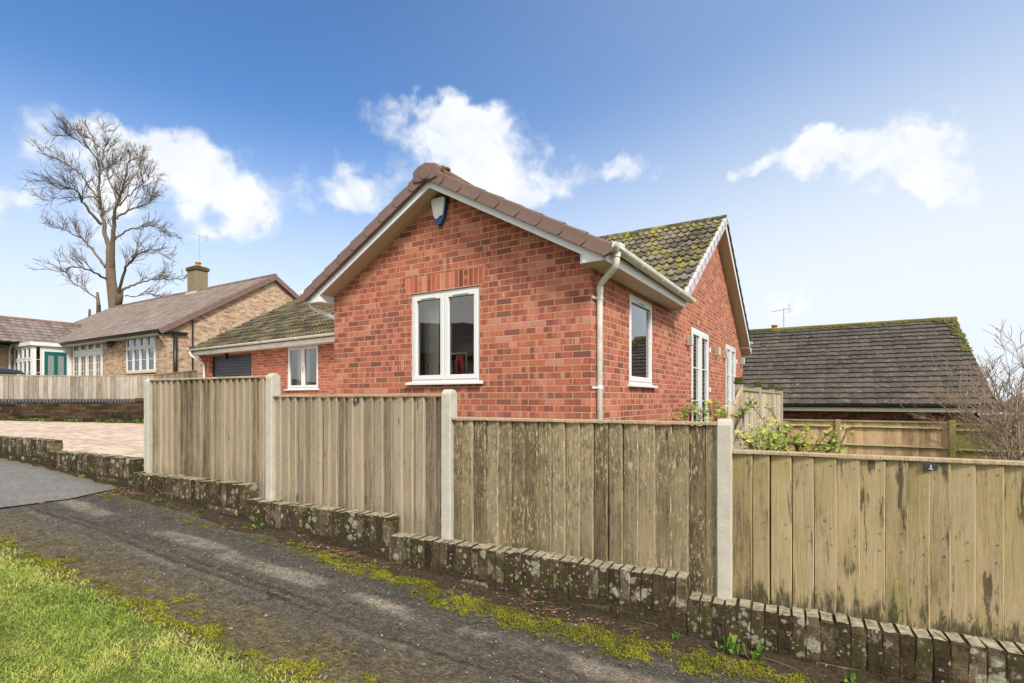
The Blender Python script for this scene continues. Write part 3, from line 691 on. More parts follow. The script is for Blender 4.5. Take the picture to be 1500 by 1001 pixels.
mb.prism([HV(x0-.05, -.003, 1.625), HV(x0+.03, -.003, 1.402), HV(x1-.03, -.003, 1.402), HV(x1+.05, -.003, 1.625)], (0, .0025, 0)); mb.build('flat_arch', brick_sold, house)
# --- windows and french doors
window(house, HV(gw[0], 0, gw[1]), (1,0,0), (0,-1,0), gw[2]-gw[0], gw[3]-gw[1], 2, .045, .048, .035, vents=True, inset=.02, label='wide white window in the front gable')
window(house, HV(0, rw[0], rw[1]), (0,1,0), (1,0,0), rw[2]-rw[0], rw[3]-rw[1], 1, .05, .055, vents=True, inset=.015, label='single white casement in the side wall')
for k, dd in enumerate((d1, d2)):
    window(house, HV(0, dd[0], dd[1]), (0,1,0), (1,0,0), dd[2]-dd[0], dd[3]-dd[1], 2, .05, .085, .05, sill=False, inset=.01, name='french_door', transom=None, bars=(1, 3),
           label=('nearer', 'farther')[k]+' pair of white glazed doors in the side wall')
# --- door hinges, wall lights
for y, z in ((6.17,1.02),(6.17,.2),(9.53,.98)):
    mb = MB(HM); mb.box((.002, y-.02, z-.05), (.03, y+.02, z+.05)); mb.build('door_hinge', upvc, house, bevel=.004)
for y in (4.30, 6.82, 7.80, 10.33):
    mb = MB(HM); mb.box((.001, y-.055, .945), (.035, y+.055, 1.135)); mb.box((.035, y-.05, .95), (.085, y+.05, 1.13)); l = mb.build('wall_light', steel, house, bevel=.006)
    mb = MB(HM); mb.box((.0855, y-.04, .96), (.095, y+.04, 1.12)); mb.build('light_cover', upvc, l)
# --- burglar alarm: pale shield with a blue foot
mb = MB(); cx_, cz = -2.08, 2.40
sh = [(-.125,.175),(-.06,.192),(.06,.192),(.125,.175),(.118,.10),(.085,-.07),(.04,-.155),(0,-.165),(-.04,-.155),(-.085,-.07),(-.118,.10)]
mb.prism([HV(cx_+a, -.002, cz+b) for a, b in sh], (0, -.05, 0)); al = mb.build('burglar_alarm', blue_m, house, bevel=.006)
up_ = [(-.112,.165),(-.06,.180),(.06,.180),(.112,.165),(.107,.10),(.080,-.055),(.03,-.065),(-.01,-.095),(-.05,-.085),(-.074,-.05),(-.107,.10)]
mb = MB(); mb.prism([HV(cx_+a, -.050, cz+b) for a, b in up_], (0, -.022, 0)); mb.build('front_cover', alarm_m, al, bevel=.008)
# --- roof A : tiles, verge units, barge boards, soffits
cosA = 1/math.sqrt(1+A_S*A_S); sinA = A_S*cosA; LA = 2.35/cosA
vR = Vector((-cosA, 0, sinA)); vL = Vector((cosA, 0, sinA))
oR = HV(A_AP+2.35, -.27, A_Z-.012-A_S*2.35); oL = HV(A_AP-2.35, -.27, A_Z-.012-A_S*2.35)
mb = MB(); roof_tiles(mb, oR, (0,1,0), vR, 11, 9, .30, LA/9, prof_wave, 6, .018)
roof_tiles(mb, oL, (0,1,0), vL, 24, 9, .30, LA/9, prof_wave, 6, .018)
ra = mb.build('front_roof', tile_mossy, house)
mb = MB(); slab(mb, oR, (0,1,0), vR, 3.35, LA, .03); slab(mb, oL, (0,1,0), vL, 6.5, LA, .03); mb.build('roof_boarding', dark_m, ra)
mb = MB(); mb.tube([HV(A_AP, -.20, A_Z+.0), HV(A_AP, 5.0, A_Z+.0)], .105, 12); mb.build('ridge_tiles', tile_brown, ra, smooth=False)
def verge_units(name, top, dn, out, nrm, n, L, hgt, mat, parent, thick=.045, curve=.035, ret=.12):
    """overlapping dry-verge units running from the ridge down; dn = unit vector down the slope, out = outward"""
    top, dn, out, nrm = Vector(top), Vector(dn), Vector(out), Vector(nrm); mb = MB(); st = L/n
    for k in range(n):
        rid = random.random(); K = 6
        a0 = k*st; a1 = (k+1)*st+.012
        for side in (0,):
            fr_, bk = [], []
            for e, (s_, o_) in enumerate(((a0, .0), (a1, .011))):
                F_, B_ = [], []
                for q in range(K+1):
                    t = q/K; cv = curve*math.sin(PI*min(1, t*1.05))*1.0 - .01*t
                    base_ = top+dn*(s_+cv)-nrm*(hgt*t)
                    F_.append(mb.pt(base_+out*(thick+o_))); B_.append(mb.pt(base_+out*0))
                fr_.append(F_); bk.append(B_)
            for q in range(K):
                mb.idx([fr_[0][q], fr_[0][q+1], fr_[1][q+1], fr_[1][q]], rid=rid)
                mb.idx([fr_[1][q], fr_[1][q+1], bk[1][q+1], bk[1][q]], rid=rid)
            mb.idx([fr_[0][K], bk[0][K], bk[1][K], fr_[1][K]], rid=rid)
            tp = [top+dn*a0+nrm*.012, top+dn*a1+nrm*.020]
            i0, i1 = mb.pt(tp[0]+out*(thick-.006)), mb.pt(tp[1]+out*(thick+.004)); j0, j1 = mb.pt(tp[0]-out*ret), mb.pt(tp[1]-out*ret)
            k0, k1 = mb.pt(tp[0]-out*ret-nrm*.03), mb.pt(tp[1]-out*ret-nrm*.04)
            mb.idx([fr_[0][0], fr_[1][0], i1, i0], rid=rid); mb.idx([i0, i1, j1, j0], rid=rid); mb.idx([j0, j1, k1, k0], rid=rid); mb.idx([fr_[1][0], bk[1][0], j1, i1], rid=rid)
    return mb.build(name, mat, parent)
nR = Vector((sinA, 0, cosA)); nL = Vector((-sinA, 0, cosA))
verge_units('verge_tiles', HV(A_AP, -.275, A_Z), -vR, (0,-1,0), nR, 9, 2.40/cosA, .126, tile_verge, house)
verge_units('verge_tiles', HV(A_AP, -.275, A_Z), -vL, (0,-1,0), nL, 9, 2.40/cosA, .126, tile_verge, house)
mb = MB()
capo = [(-.19,-.125),(-.20,.0),(-.12,.055),(0,.085),(.12,.055),(.20,.0),(.19,-.125),(.10,-.145),(0,-.125),(-.10,-.145)]
mb.prism([HV(A_AP+a, -.27, A_Z-.03+b) for a, b in capo], (0, -.075, 0))
cap = mb.build('ridge_end_cap', tile_verge, house, bevel=.012)
mb = MB(); mb.prism([HV(A_AP+.085*math.cos(q*PI/10), -.34, A_Z-.075+.075*math.sin(q*PI/10)) for q in range(20)], (0, -.012, 0)); mb.build('cap_roundel', tile_verge, cap, bevel=.005)
mb = MB()
for k in range(16):
    a = random.uniform(0, .12); b = random.uniform(-.12, .12); r_ = random.uniform(.008, .022); c0 = HV(A_AP+.12+a*.8, -.16+b*.3, A_Z+.045-a*.45+random.uniform(0,.012))
    mb.tube([c0-Vector((0,0,r_)), c0, c0+Vector((0,0,r_*.9))], [r_, r_*1.2, r_*.3], 5, rid=random.random())
mb.build('moss_cushion', moss_m, ra)['kind'] = 'stuff'
def raked(mb, x0, z0, x1, z1, ya, yb, drop0, drop1, th):  # raked board: top line x0,z0 -> x1,z1 between drops, from y=ya to yb
    mb.prism([HV(x0, ya, z0-drop0), HV(x1, ya, z1-drop0), HV(x1, ya, z1-drop1), HV(x0, ya, z0-drop1)], (0, yb-ya, 0))
mb = MB(); zt = lambda x: A_Z-A_S*abs(x-A_AP)
d0, d1_ = .125, .228
pts = [(A_AP, zt(A_AP)-d0), (.265, zt(.265)-d0), (.265, 1.415), (0.01, 1.415), (0.01, zt(.01)-d1_), (A_AP, zt(A_AP)-d1_), (-4.13, zt(-4.13)-d1_), (-4.13, 1.415), (-4.385, 1.415), (-4.385, zt(-4.385)-d0)]
mb.prism([HV(x, -.262, z) for x, z in pts], (0, .022, 0)); mb.build('barge_board', barge_m, house, bevel=.003)
mb = MB()
for xa, xb in ((A_AP, .0), (A_AP, -4.12)):
    mb.prism([HV(xa, -.240, zt(xa)-d1_+.012), HV(xb, -.240, zt(xb)-d1_+.012), HV(xb, -.240, zt(xb)-d1_+.024), HV(xa, -.240, zt(xa)-d1_+.024)], (0, .242, 0))
mb.build('gable_soffit', beige_m, house)
mb = MB(HM); mb.box((.0, -.24, 1.416), (-.02, .0, 1.56)); mb.build('soffit_box_end', barge_m, house); mb = MB(HM); mb.box((-4.12, -.24, 1.416), (-4.14, 0, 1.56)); mb.build('soffit_box_end', barge_m, house)
mb = MB(HM); mb.box((.002, -.24, 1.420), (.245, 3.02, 1.432)); mb.build('eaves_soffit', soffit_m, house)
mb = MB(HM); mb.box((-4.122, -.24, 1.420), (-4.365, 3.3, 1.432)); mb.build('eaves_soffit', soffit_m, house)
mb = MB(HM); mb.box((.245, -.262, 1.415), (.265, 3.05, 1.575)); mb.box((.0, 3.03, 1.417), (.244, 3.05, 1.60)); mb.build('fascia', upvc, house, bevel=.003)
mb = MB(HM); mb.box((-4.365, -.262, 1.415), (-4.385, 3.3, 1.575)); mb.build('fascia', upvc, house)
gutter('gutter', house, (HV(.332, -.30, 1.572), HV(.332, 3.20, 1.552)), upvc_old, .058, .8)
gutter('gutter', house, (HV(-4.445, -.33, 1.60), HV(-4.445, 3.2, 1.60)), upvc_old, .058, .9)
# --- downpipes
mb = MB(HM); mb.tube([(.325,-.10,1.56),(.325,-.10,1.42),(.30,-.085,1.37),(.06,.125,1.27),(.04,.142,1.20),(.04,.142,-1.2)], .034, 14); dp = mb.build('downpipe', upvc_old, house, smooth=True)
mb = MB(HM); mb.tube([(.325,-.10,1.60),(.325,-.10,1.47)], .043, 14); mb.build('pipe_socket', upvc_old, dp); mb = MB(HM); mb.tube([(.04,.142,1.245),(.04,.142,1.17)], .040, 14); mb.build('pipe_socket', upvc_old, dp); mb = MB(HM); mb.box((.262,-.17,1.54),(.39,-.03,1.60)); mb.build('gutter_outlet', upvc_old, dp)
for z in (1.11, .128):
    mb = MB(HM); mb.tube([(.04,.142,z-.014),(.04,.142,z+.014)], .040, 14); mb.box((.001,.02,z-.012),(.012,.142,z+.012)); mb.build('pipe_clip', upvc, dp)
mb = MB(HM); mb.tube([(-4.445,-.18,1.56),(-4.445,-.18,1.45),(-4.43,-.16,1.38),(-4.20,.10,1.22),(-4.165,.14,1.16),(-4.165,.14,-1.1)], .036, 12); mb.build('downpipe', upvc, house, smooth=True)
# --- roof B (main) : moss-covered slope, dry verge, far slope
cosB = 1/math.sqrt(1+B_S*B_S); sinB = B_S*cosB; LB = 3.60/cosB
vF = Vector((0, cosB, sinB)); vK = Vector((0, -cosB, sinB)); nF_ = Vector((0, -sinB, cosB)); nK = Vector((0, sinB, cosB))
oF = HV(.215, B_AP-3.60, B_Z-B_S*3.60); oK = HV(.215, B_AP+3.60, B_Z-B_S*3.60)
mb = MB(); roof_tiles(mb, oF, (-1,0,0), vF, 22, 13, .30, LB/13, prof_roman, 12, .038, wob=.007); roof_tiles(mb, oK, (-1,0,0), vK, 26, 13, .30, LB/13, prof_roman, 8, .02)
rb = mb.build('main_roof', tile_mossy, house)
mb = MB(); slab(mb, oF, (-1,0,0), vF, 6.6, LB, .04); slab(mb, oK, (-1,0,0), vK, 7.8, LB, .04); mb.build('roof_boarding', dark_m, rb)
mb = MB(); mb.tube([HV(.24, B_AP, B_Z-.015), HV(-6.6, B_AP, B_Z-.015)], .095, 12); mb.build('ridge_tiles', tile_mossy, rb)
verge_units('verge_strip', HV(.215, B_AP, B_Z+.02), -vF, (1,0,0), nF_, 13, LB, .13, lav_m, rb, thick=.035, curve=.0, ret=.05)
verge_units('verge_strip', HV(.215, B_AP, B_Z+.02), -vK, (1,0,0), nK, 13, LB, .05, black_m, rb, thick=.035, curve=.0, ret=.05)
mb = MB()
bt = lambda y: B_Z-B_S*abs(y-B_AP)
mb.prism([HV(.205, B_AP, bt(B_AP)-.03), HV(.205, B_AP+3.62, bt(B_AP+3.62)-.03), HV(.205, B_AP+3.62, 1.40), HV(.205, 10.66, 1.40), HV(.205, 10.66, bt(10.66)+.22-.40), HV(.205, B_AP, bt(B_AP)-.20), HV(.205, 3.35, bt(3.35)-.20), HV(.205, 3.35, bt(3.35)-.03)], (.02, 0, 0))
mb.build('barge_board', barge_m, house)
mb = MB()
for ya, yb in ((B_AP, 10.65), (B_AP, 3.10)):
    mb.prism([HV(.205, ya, bt(ya)-.195), HV(.205, yb, bt(yb)-.195), HV(.205, yb, bt(yb)-.183), HV(.205, ya, bt(ya)-.183)], (-.205, 0, 0))
mb.build('gable_soffit', beige_m, house)
mb = MB(HM); mb.box((.205, 10.652, 1.40), (-6, 10.95, 1.412)); mb.box((.226, 10.34, 1.385), (-6, 10.36, 1.56)); mb.build('fascia', upvc, house)
gutter('gutter', house, (HV(.28, 10.43, 1.56), HV(-6, 10.43, 1.56)), upvc_old, .06, 1.2)
# --- rooms behind the glass
mb = MB(HM)
def room(mb, a, b, open_):
    (x0,y0,z0),(x1,y1,z1) = a, b
    fs_ = {'x0':[(x0,y0,z0),(x0,y1,z0),(x0,y1,z1),(x0,y0,z1)],'x1':[(x1,y0,z0),(x1,y0,z1),(x1,y1,z1),(x1,y1,z0)],'y0':[(x0,y0,z0),(x0,y0,z1),(x1,y0,z1),(x1,y0,z0)],'y1':[(x0,y1,z0),(x1,y1,z0),(x1,y1,z1),(x0,y1,z1)],'z0':[(x0,y0,z0),(x1,y0,z0),(x1,y1,z0),(x0,y1,z0)],'z1':[(x0,y0,z1),(x0,y1,z1),(x1,y1,z1),(x1,y0,z1)]}
    for k, v in fs_.items():
        if k not in open_: mb.face(v)
room(mb, (-4.02, .12, -.78), (-.12, 3.9, 1.55), ('y0', 'x1')); mb.face([(-4.02,.205,-.78),(-2.65,.205,-.78),(-2.65,.205,1.55),(-4.02,.205,1.55)]); mb.face([(-1.42,.205,-.78),(-.12,.205,-.78),(-.12,.205,1.55),(-1.42,.205,1.55)])
room(mb, (-4.5, 3.95, -.80), (-.22, 10.5, 1.57), ('x1',)); mb.build('room_lining', room_m, house)
mb = MB(HM); mb.box((-4.0,.22,-.775),(-.22,3.88,-.77)); mb.box((-4.4,3.97,-.795),(-.23,10.4,-.79)); mb.build('room_floor', roomfloor_m, house)
# --- garage wing, set back on the left (own frame: x along the eaves towards the right, y away from us)
E0 = Vector((-10.33, 17.0)); E1 = Vector((-4.294, 12.75)); gd = (E1-E0).normalized(); gb = Vector((-gd.y, gd.x))
Hinv = (Matrix.Translation((.857, 5.73, HB)) @ Matrix.Rotation(HRZ, 4, 'Z')).inverted()
def G(x, y, z):
    p = E0 + gd*x + gb*y; return Hinv @ Vector((p.x, p.y, z))
GDX = (Hinv.to_3x3() @ Vector((gd.x, gd.y, 0))); GDY = (Hinv.to_3x3() @ Vector((gb.x, gb.y, 0)))
def gx(px, y):          # x in the garage frame seen at picture column px on the plane y
    k = (px-CX)/F; A = E0+gb*y; return (k*A.y-A.x)/(gd.x-k*gd.y)
WY = .32
gx0 = gx(298.5, WY)
dr = (gx(307, WY), -1.0, gx(368.5, WY), .93)
def zat(py, x, y):
    p = E0+gd*x+gb*y; return (HY-py)*p.y/F
dr = (dr[0], -1.0, dr[2], zat(523, dr[0], WY))
kw = (gx(420, WY), 0, gx(466, WY), 0); kw = (kw[0], zat(572, kw[0], WY)+.03, kw[2], zat(508.5, kw[0], WY))
mb = MB()
wall_mesh(mb, [(gx0,-1.2),(9.6,-1.2),(9.6,1.46),(gx0,1.46)], [dr, kw], lambda x, z: G(x, WY, z), .18, GDY)
mb.face([G(gx0,WY,-1.2), G(gx0,WY,1.46), G(gx0,WY+8,1.46), G(gx0,WY+8,-1.2)])
mb.face([G(gx0,WY,1.46), G(gx0,4.9,4.0), G(gx0,8.9,1.46)])
mb.build('garage_wall', brick_red, house)
mb = MB()
for q in range(5): mb.hexa([G(gx0-.02+a*(q*.0), WY-.02-.055*q+b, 1.10+q*.07+c) for a, b, c in ((0,0,0),(0,.3,0),(0,.3,0),(0,0,0),(0,0,.07),(0,.3,.07),(0,.3,.07),(0,0,.07))] if False else [G(gx0+dx, WY+.02-.055*q if f_ else WY+.02, 1.10+q*.07+dz) for dz in (0,.068) for dx, f_ in ((0,1),(.22,1),(.22,0),(0,0))])
mb.build('brick_corbel', brick_red, house)
mb = MB(); nb = 26
x0, z0, x1, z1 = dr; yy = WY+.13
for q in range(nb):
    za, zb = z0+(z1-z0)*q/nb, z0+(z1-z0)*(q+1)/nb
    mb.prism([G(x0, yy, za), G(x0, yy-.012, za+.01), G(x0, yy-.014, (za+zb)/2), G(x0, yy-.010, zb-.006), G(x0, yy, zb)], GDX*(x1-x0))
gdoor = mb.build('garage_door', garage_m, house)
mb = MB()
mb.prism([G(x0,yy-.03,z0), G(x0+.07,yy-.03,z0), G(x0+.07,yy-.03,z1), G(x0,yy-.03,z1)], GDY*.05)
mb.build('door_frame', black_m, gdoor)
window(house, G(kw[0], WY, kw[1]), GDX, -GDY, kw[2]-kw[0], kw[3]-kw[1], 2, .05, .05, .035, inset=.03, label='white two-light window beside the garage door', handle=True)
# garage roof
GS_ = .577; cg = 1/math.sqrt(1+GS_*GS_); sg = GS_*cg; LG = 4.5/cg
vG = (GDY*cg + Vector((0,0,sg))).normalized(); vG2 = (-GDY*cg + Vector((0,0,sg))).normalized()
mb = MB(); roof_tiles(mb, G(0, -.02, 1.585), GDX, vG, 33, 16, .30, LG/16, prof_roman, 12, .038, wob=.008)
roof_tiles(mb, G(0, 9.02, 1.585), GDX, vG2, 33, 16, .30, LG/16, prof_roman, 4, .026)
rg = mb.build('garage_roof', tile_garage, house)
mb = MB(); slab(mb, G(.02, 0, 1.57), GDX, vG, 9.9, LG, .05); slab(mb, G(.02, 9, 1.57), GDX, vG2, 9.9, LG, .05); mb.build('roof_boarding', dark_m, rg)
mb = MB(); mb.tube([G(-.03, 4.48, 1.585+4.5*GS_), G(9.8, 4.48, 1.585+4.5*GS_)], .09, 10); mb.build('ridge_tiles', tile_garage, rg)
mb = MB(); mb.prism([G(-.02,.03,1.40), G(-.02,.03,1.56), G(-.02,.055,1.56), G(-.02,.055,1.40)], GDX*9.6); mb.prism([G(-.02,.055,1.405), G(-.02,.055,1.417), G(-.02,WY,1.417), G(-.02,WY,1.405)], GDX*9.6); mb.build('fascia', upvc_old, house)
gutter('gutter', house, (G(-.12, -.05, 1.585), G(9.0, -.05, 1.585)), upvc_old, .055, 1.0)
mb = MB(); mb.tube([G(.10,-.05,1.54), G(.10,-.05,1.46), G(.13,-.02,1.38), G(gx0+.10,WY-.06,1.16), G(gx0+.12,WY-.045,1.05), G(gx0+.12,WY-.045,-1.1)], .036, 12); mb.build('downpipe', upvc, house, smooth=True)
mb = MB(); lx = gx(334, WY); mb.prism([G(lx-.05,WY-.002,1.22), G(lx+.05,WY-.002,1.22), G(lx+.05,WY-.002,1.40), G(lx-.05,WY-.002,1.40)], -GDY*.10); mb.build('wall_lamp', black_m, house, bevel=.01)
# room behind the kitchen window: back wall, curtain
mb = MB()
ra_, rb_ = kw[0]-.8, kw[2]+.9
for q in ([(ra_,WY+2.6,-.8),(rb_,WY+2.6,-.8),(rb_,WY+2.6,1.4),(ra_,WY+2.6,1.4)], [(ra_,WY+.2,-.8),(ra_,WY+2.6,-.8),(ra_,WY+2.6,1.4),(ra_,WY+.2,1.4)], [(rb_,WY+.2,-.8),(rb_,WY+2.6,-.8),(rb_,WY+2.6,1.4),(rb_,WY+.2,1.4)], [(ra_,WY+.2,1.4),(rb_,WY+.2,1.4),(rb_,WY+2.6,1.4),(ra_,WY+2.6,1.4)], [(ra_,WY+.2,-.8),(rb_,WY+.2,-.8),(rb_,WY+2.6,-.8),(ra_,WY+2.6,-.8)]): mb.face([G(*p) for p in q])
mb.build('room_lining', roomfloor_m, house)
def curtain(parent, P, x0, x1, y, z0, z1, n=9, mat=curtain_m):
    mb = MB(); K = n*6; a, b = [], []
    for q in range(K+1):
        t = q/K; x = x0+(x1-x0)*t; yy_ = y+.025*math.sin(2*PI*n*t)+.008*math.sin(5.3*n*t)
        a.append(mb.pt(P(x, yy_, z0))); b.append(mb.pt(P(x, yy_, z1)))
    for q in range(K): mb.idx([a[q], a[q+1], b[q+1], b[q]])
    return mb.build('curtain', mat, parent, smooth=True)
curtain(house, G, kw[0]+.02, kw[0]+(kw[2]-kw[0])*.46, WY+.30, kw[1]-.2, kw[3], 6)
curtain(house, HV, -2.62, -2.36, .30, .1, 1.5, 2)
mb = MB(HM); mb.box((-3.35,.62,.30),(-2.62,.70,1.53)); mb.build('partition', plain('olive_cream_paint', (.72,.70,.52), .9, .03, 2), house)
# things standing inside the windows
def vplant(name, lab, base, n, hgt, spread, mat, group=None):
    t = thing(name, lab, 'plant', tuple(base)); mb = MB()
    for k in range(n):
        a = random.uniform(0, 2*PI); r_ = random.uniform(.2, 1)*spread; h = random.uniform(.45, 1)*hgt
        tip = Vector((math.cos(a)*r_, math.sin(a)*r_, h)); s_ = Vector((-math.sin(a), math.cos(a), 0))*.022
        mid = tip*.6+Vector((0,0,hgt*.12)); mb.face([Vector((0,0,.08)), mid+s_, tip, mid-s_], rid=random.random())
    mb.build('foliage', mat, t, uv=False); return t
def HW(x, y, z):
    p = Hinv.inverted() @ HV(x, y, z); return p
pl = vplant('potted_plant', 'small green potted plant on the desk inside the front gable window', HW(-2.58, .44, .22), 90, .34, .20, weed_m)
mb = MB(); mb.tube([(0,0,0),(0,0,.10)], [.05,.065], 12); mb.build('plant_pot', terra, pl)
dk = thing('desk', 'dark wooden desk inside the front gable window', 'desk', tuple(HW(-2.25, .60, -.68)), HRZ)
mb = MB(); mb.box((-.62,-.35,.86),(.55,.32,.90)); mb.build('desk_top', roomfloor_m, dk)
for a, b in ((-.58,-.31),(.47,-.31),(-.58,.26),(.47,.26)):
    mb = MB(); mb.box((a,b,0),(a+.05,b+.05,.86)); mb.build('leg', roomfloor_m, dk)
rk = thing('wire_rack', 'white wire rack standing on the desk inside the front gable window', 'rack', tuple(HW(-2.12, .42, .222)), HRZ)
mb = MB()
for x in (-.15,-.02,.13):
    mb.tube([(x,0,0),(x,0,.42)], .011, 6); 
for z in (.02,.40): mb.tube([(-.15,0,z),(.13,0,z)], .011, 6)
mb.tube([(-.15,0,.34),(-.15,.12,0)], .007, 6); mb.tube([(.13,0,.34),(.13,.12,0)], .007, 6); mb.build('frame', weld_m, rk)
tw_ = thing('red_scarf', 'pink-red cloth looped over the white wire rack inside the front window', 'scarf', tuple(HW(-2.10, .38, .23)), HRZ)
mb = MB(); mb.tube([(0,-.01,.06),(0,-.02,.28),(.03,-.02,.36),(.07,-.02,.35),(.09,-.01,.24),(.085,0,.03)], [.028,.03,.032,.032,.03,.026], 8); mb.build('cloth', red_m, tw_, smooth=True)
shl = thing('wall_shelf', 'dark wall shelves with pale boxes seen through the right light of the gable window', 'shelf', tuple(HW(-2.9, 1.4, -.1)), HRZ)
mb = MB(); 
for z in (.35,.75,1.15): mb.box((-.75,0,z),(.75,.28,z+.03))
mb.box((-.78,0,.1),(-.75,.28,1.5)); mb.box((.75,0,.1),(.78,.28,1.5)); mb.build('shelves', roomfloor_m, shl)
for k, (x, z, w_, h_, m_) in enumerate(((-.6,.38,.25,.3,weld_m),(-.2,.38,.3,.2,terra),(.2,.38,.2,.28,curtain_m),(-.55,.78,.3,.26,curtain_m),(.0,.78,.35,.2,weld_m),(.45,.78,.2,.3,room_m))):
    p_ = HW(-2.9+x, 1.42, -.1+z); t_ = thing('storage_box', ('white tall','orange low','grey upright','grey wide','white wide','cream upright')[k]+' box on the wall shelves inside the gable window', 'box', tuple(p_), HRZ, 'boxes on the wall shelves')
    mb = MB(); mb.box((0,0,0),(w_,.2,h_)); mb.build('carton', m_, t_, bevel=.006)
    mb = MB(); mb.box((-.006,-.006,h_-.05),(w_+.006,.206,h_+.004)); mb.build('lid', m_, t_, bevel=.004)
fp = G(kw[2]-.22, WY+.2, kw[1]+.06); fpw = Hinv.inverted() @ fp
fl_ = thing('flower_pot', 'orange flower in a pot on the sill of the window beside the garage', 'flower pot', tuple(fpw))
mb = MB(); mb.tube([(0,0,0),(0,0,.09)], [.04,.055], 10); mb.build('plant_pot', upvc, fl_)
mb = MB()
for k in range(50):
    d = Vector((random.gauss(0,1), random.gauss(0,1), abs(random.gauss(0,1)))).normalized()*random.uniform(.03,.08); o_ = d.orthogonal().normalized()*.02
    c_ = Vector((0,0,.14)); mb.face([c_+d*.3+o_, c_+d, c_+d*.3-o_])
mb.build('petals', pot_m, fl_, uv=False)
mg = Hinv.inverted() @ G(kw[0]+.22, WY+.22, kw[1]+.06)
mt = thing('white_mug', 'white mug on the sill of the window beside the garage', 'mug', tuple(mg))
mb = MB(); mb.tube([(0,0,0),(0,0,.11)], [.04,.042], 14); mb.build('cup', upvc, mt)
mb = MB(); mb.tube([(.04,0,.09),(.07,0,.085),(.075,0,.05),(.04,0,.025)], .006, 6); mb.build('handle', upvc, mt)
# ================================================================== dark-roofed bungalow on the right
QZ = 14.0; QE = Vector((.9187*QZ, QZ)); dL2 = Vector((-.851,.5254)); dR2 = Vector((.525,.851))
brz = math.atan2(-.5254, .851); BB = -2.5
bung = thing('dark_roofed_bungalow', 'bungalow with a big dark tiled roof and mossy ridge beyond the garden', 'house', (QE.x, QE.y, BB), brz)
BM = Matrix.Translation((0,0,-BB))
def BV(x, y, z): return Vector((x, y, z-BB))      # x negative = leftwards along the eaves, y = back
hs = 5.93; eh = -.16; rh = .2054*14; bs_ = (rh-eh)/hs; cb = 1/math.sqrt(1+bs_*bs_); sb = bs_*cb; LBn = hs/cb
vb1 = Vector((0,cb,sb)); vb2 = Vector((0,-cb,sb)); BL = 15.0
mb = MB(); roof_tiles(mb, BV(0,0,eh), (-1,0,0), vb1, int(BL/.33), 18, .33, LBn/18, prof_flat, 3, .050, wob=.007); roof_tiles(mb, BV(0,2*hs,eh), (-1,0,0), vb2, int(BL/.33), 18, .33, LBn/18, prof_flat, 2, .03)
br = mb.build('roof', tile_dark, bung)
mb = MB(); slab(mb, BV(-.03,0,eh), (-1,0,0), vb1, BL-.1, LBn, .06); slab(mb, BV(-.03,2*hs,eh), (-1,0,0), vb2, BL-.1, LBn, .06); mb.build('roof_boarding', dark_m, br)
mb = MB(); 
for k in range(33): mb.tube([BV(-k*.46+.02, hs, rh+.0+random.uniform(-.006,.006)), BV(-(k+1)*.46, hs, rh-.004)], .11, 10, rid=random.random())
mb.build('ridge_tiles', moss_m, br)
mb = MB()
for k in range(260):      # moss along the right verge and ridge
    if random.random() < .6: t = random.uniform(.45, 1.0)**.8; p_ = BV(-abs(random.gauss(0,.16)), 0, eh)+vb1*(t*LBn)+Vector((0,-sb,cb))*.04
    else: p_ = BV(-random.random()**1.5*6, hs, rh)-vb1*abs(random.gauss(0,.12))+Vector((0,-sb,cb))*.05
    r_ = random.uniform(.02,.055); mb.tube([p_-Vector((0,0,r_*.4)), p_+Vector((0,0,r_*.2)), p_+Vector((0,0,r_*.6))], [r_*1.2, r_, r_*.3], 6, rid=random.random())
mb.build('moss_cushion', moss_m, br)['kind'] = 'stuff'
mb = MB(BM); mb.box((-.35,.35,-2.6),(-BL+.35,.6,eh+.05)); mb.build('wall', brick_brown, bung)
mb = MB(); mb.prism([BV(-.35,.35,-2.6), BV(-.35,2*hs-.35,-2.6), BV(-.35,2*hs-.35,eh), BV(-.35,hs,rh-.2), BV(-.35,.35,eh)], (-.2,0,0)); mb.build('gable_wall', brick_brown, bung)
mb = MB(BM); mb.box((-.02,.03,eh-.20),(-BL,.055,eh-.05)); mb.box((-.02,.055,eh-.20),(-BL,.6,eh-.188)); mb.build('fascia', upvc_old, bung)
gutter('gutter', bung, (BV(.0,-.06,eh-.03), BV(-BL,-.06,eh-.03)), black_m, .055, 1.2)
def aerial(parent_or_none, base, hgt, boom_dir, L, n, mat=steel, name='aerial', tilt=0):
    mb = MB(); b = Vector(base); bd = Vector(boom_dir).normalized(); c_ = b+Vector((0,0,hgt)); pr = Vector((0,0,1)).cross(bd).normalized()
    mb.tube([b, c_+Vector((0,0,.05))], .018, 6); mb.tube([c_-bd*L*.35, c_+bd*L*.65], .012, 6)
    for k in range(n):
        q = c_-bd*L*.33+bd*(L*.95*k/(n-1)); w_ = .20-.07*k/(n-1)
        mb.tube([q-pr*w_, q+pr*w_], .006, 4)
    q = c_-bd*L*.35
    for z in (-.16,-.08,.08,.16): mb.tube([q+Vector((0,0,z))-pr*.16, q+Vector((0,0,z))+pr*.16], .005, 4)
    mb.tube([q-Vector((0,0,.18)), q+Vector((0,0,.18))], .008, 4)
    return mb.build(name, mat, parent_or_none)
Binv = (Matrix.Translation((QE.x, QE.y, BB)) @ Matrix.Rotation(brz, 4, 'Z')).inverted()
def rx(px):     # x along the ridge at a picture column
    k = (px-CX)/F; A = QE+dR2*hs; return -((k*A.y-A.x)/(dL2.x-k*dL2.y))
xa = rx(1148); aerial(bung, BV(xa, hs, rh), .85, Binv.to_3x3() @ Vector((-.95,-.25,-.22)), .85, 9)
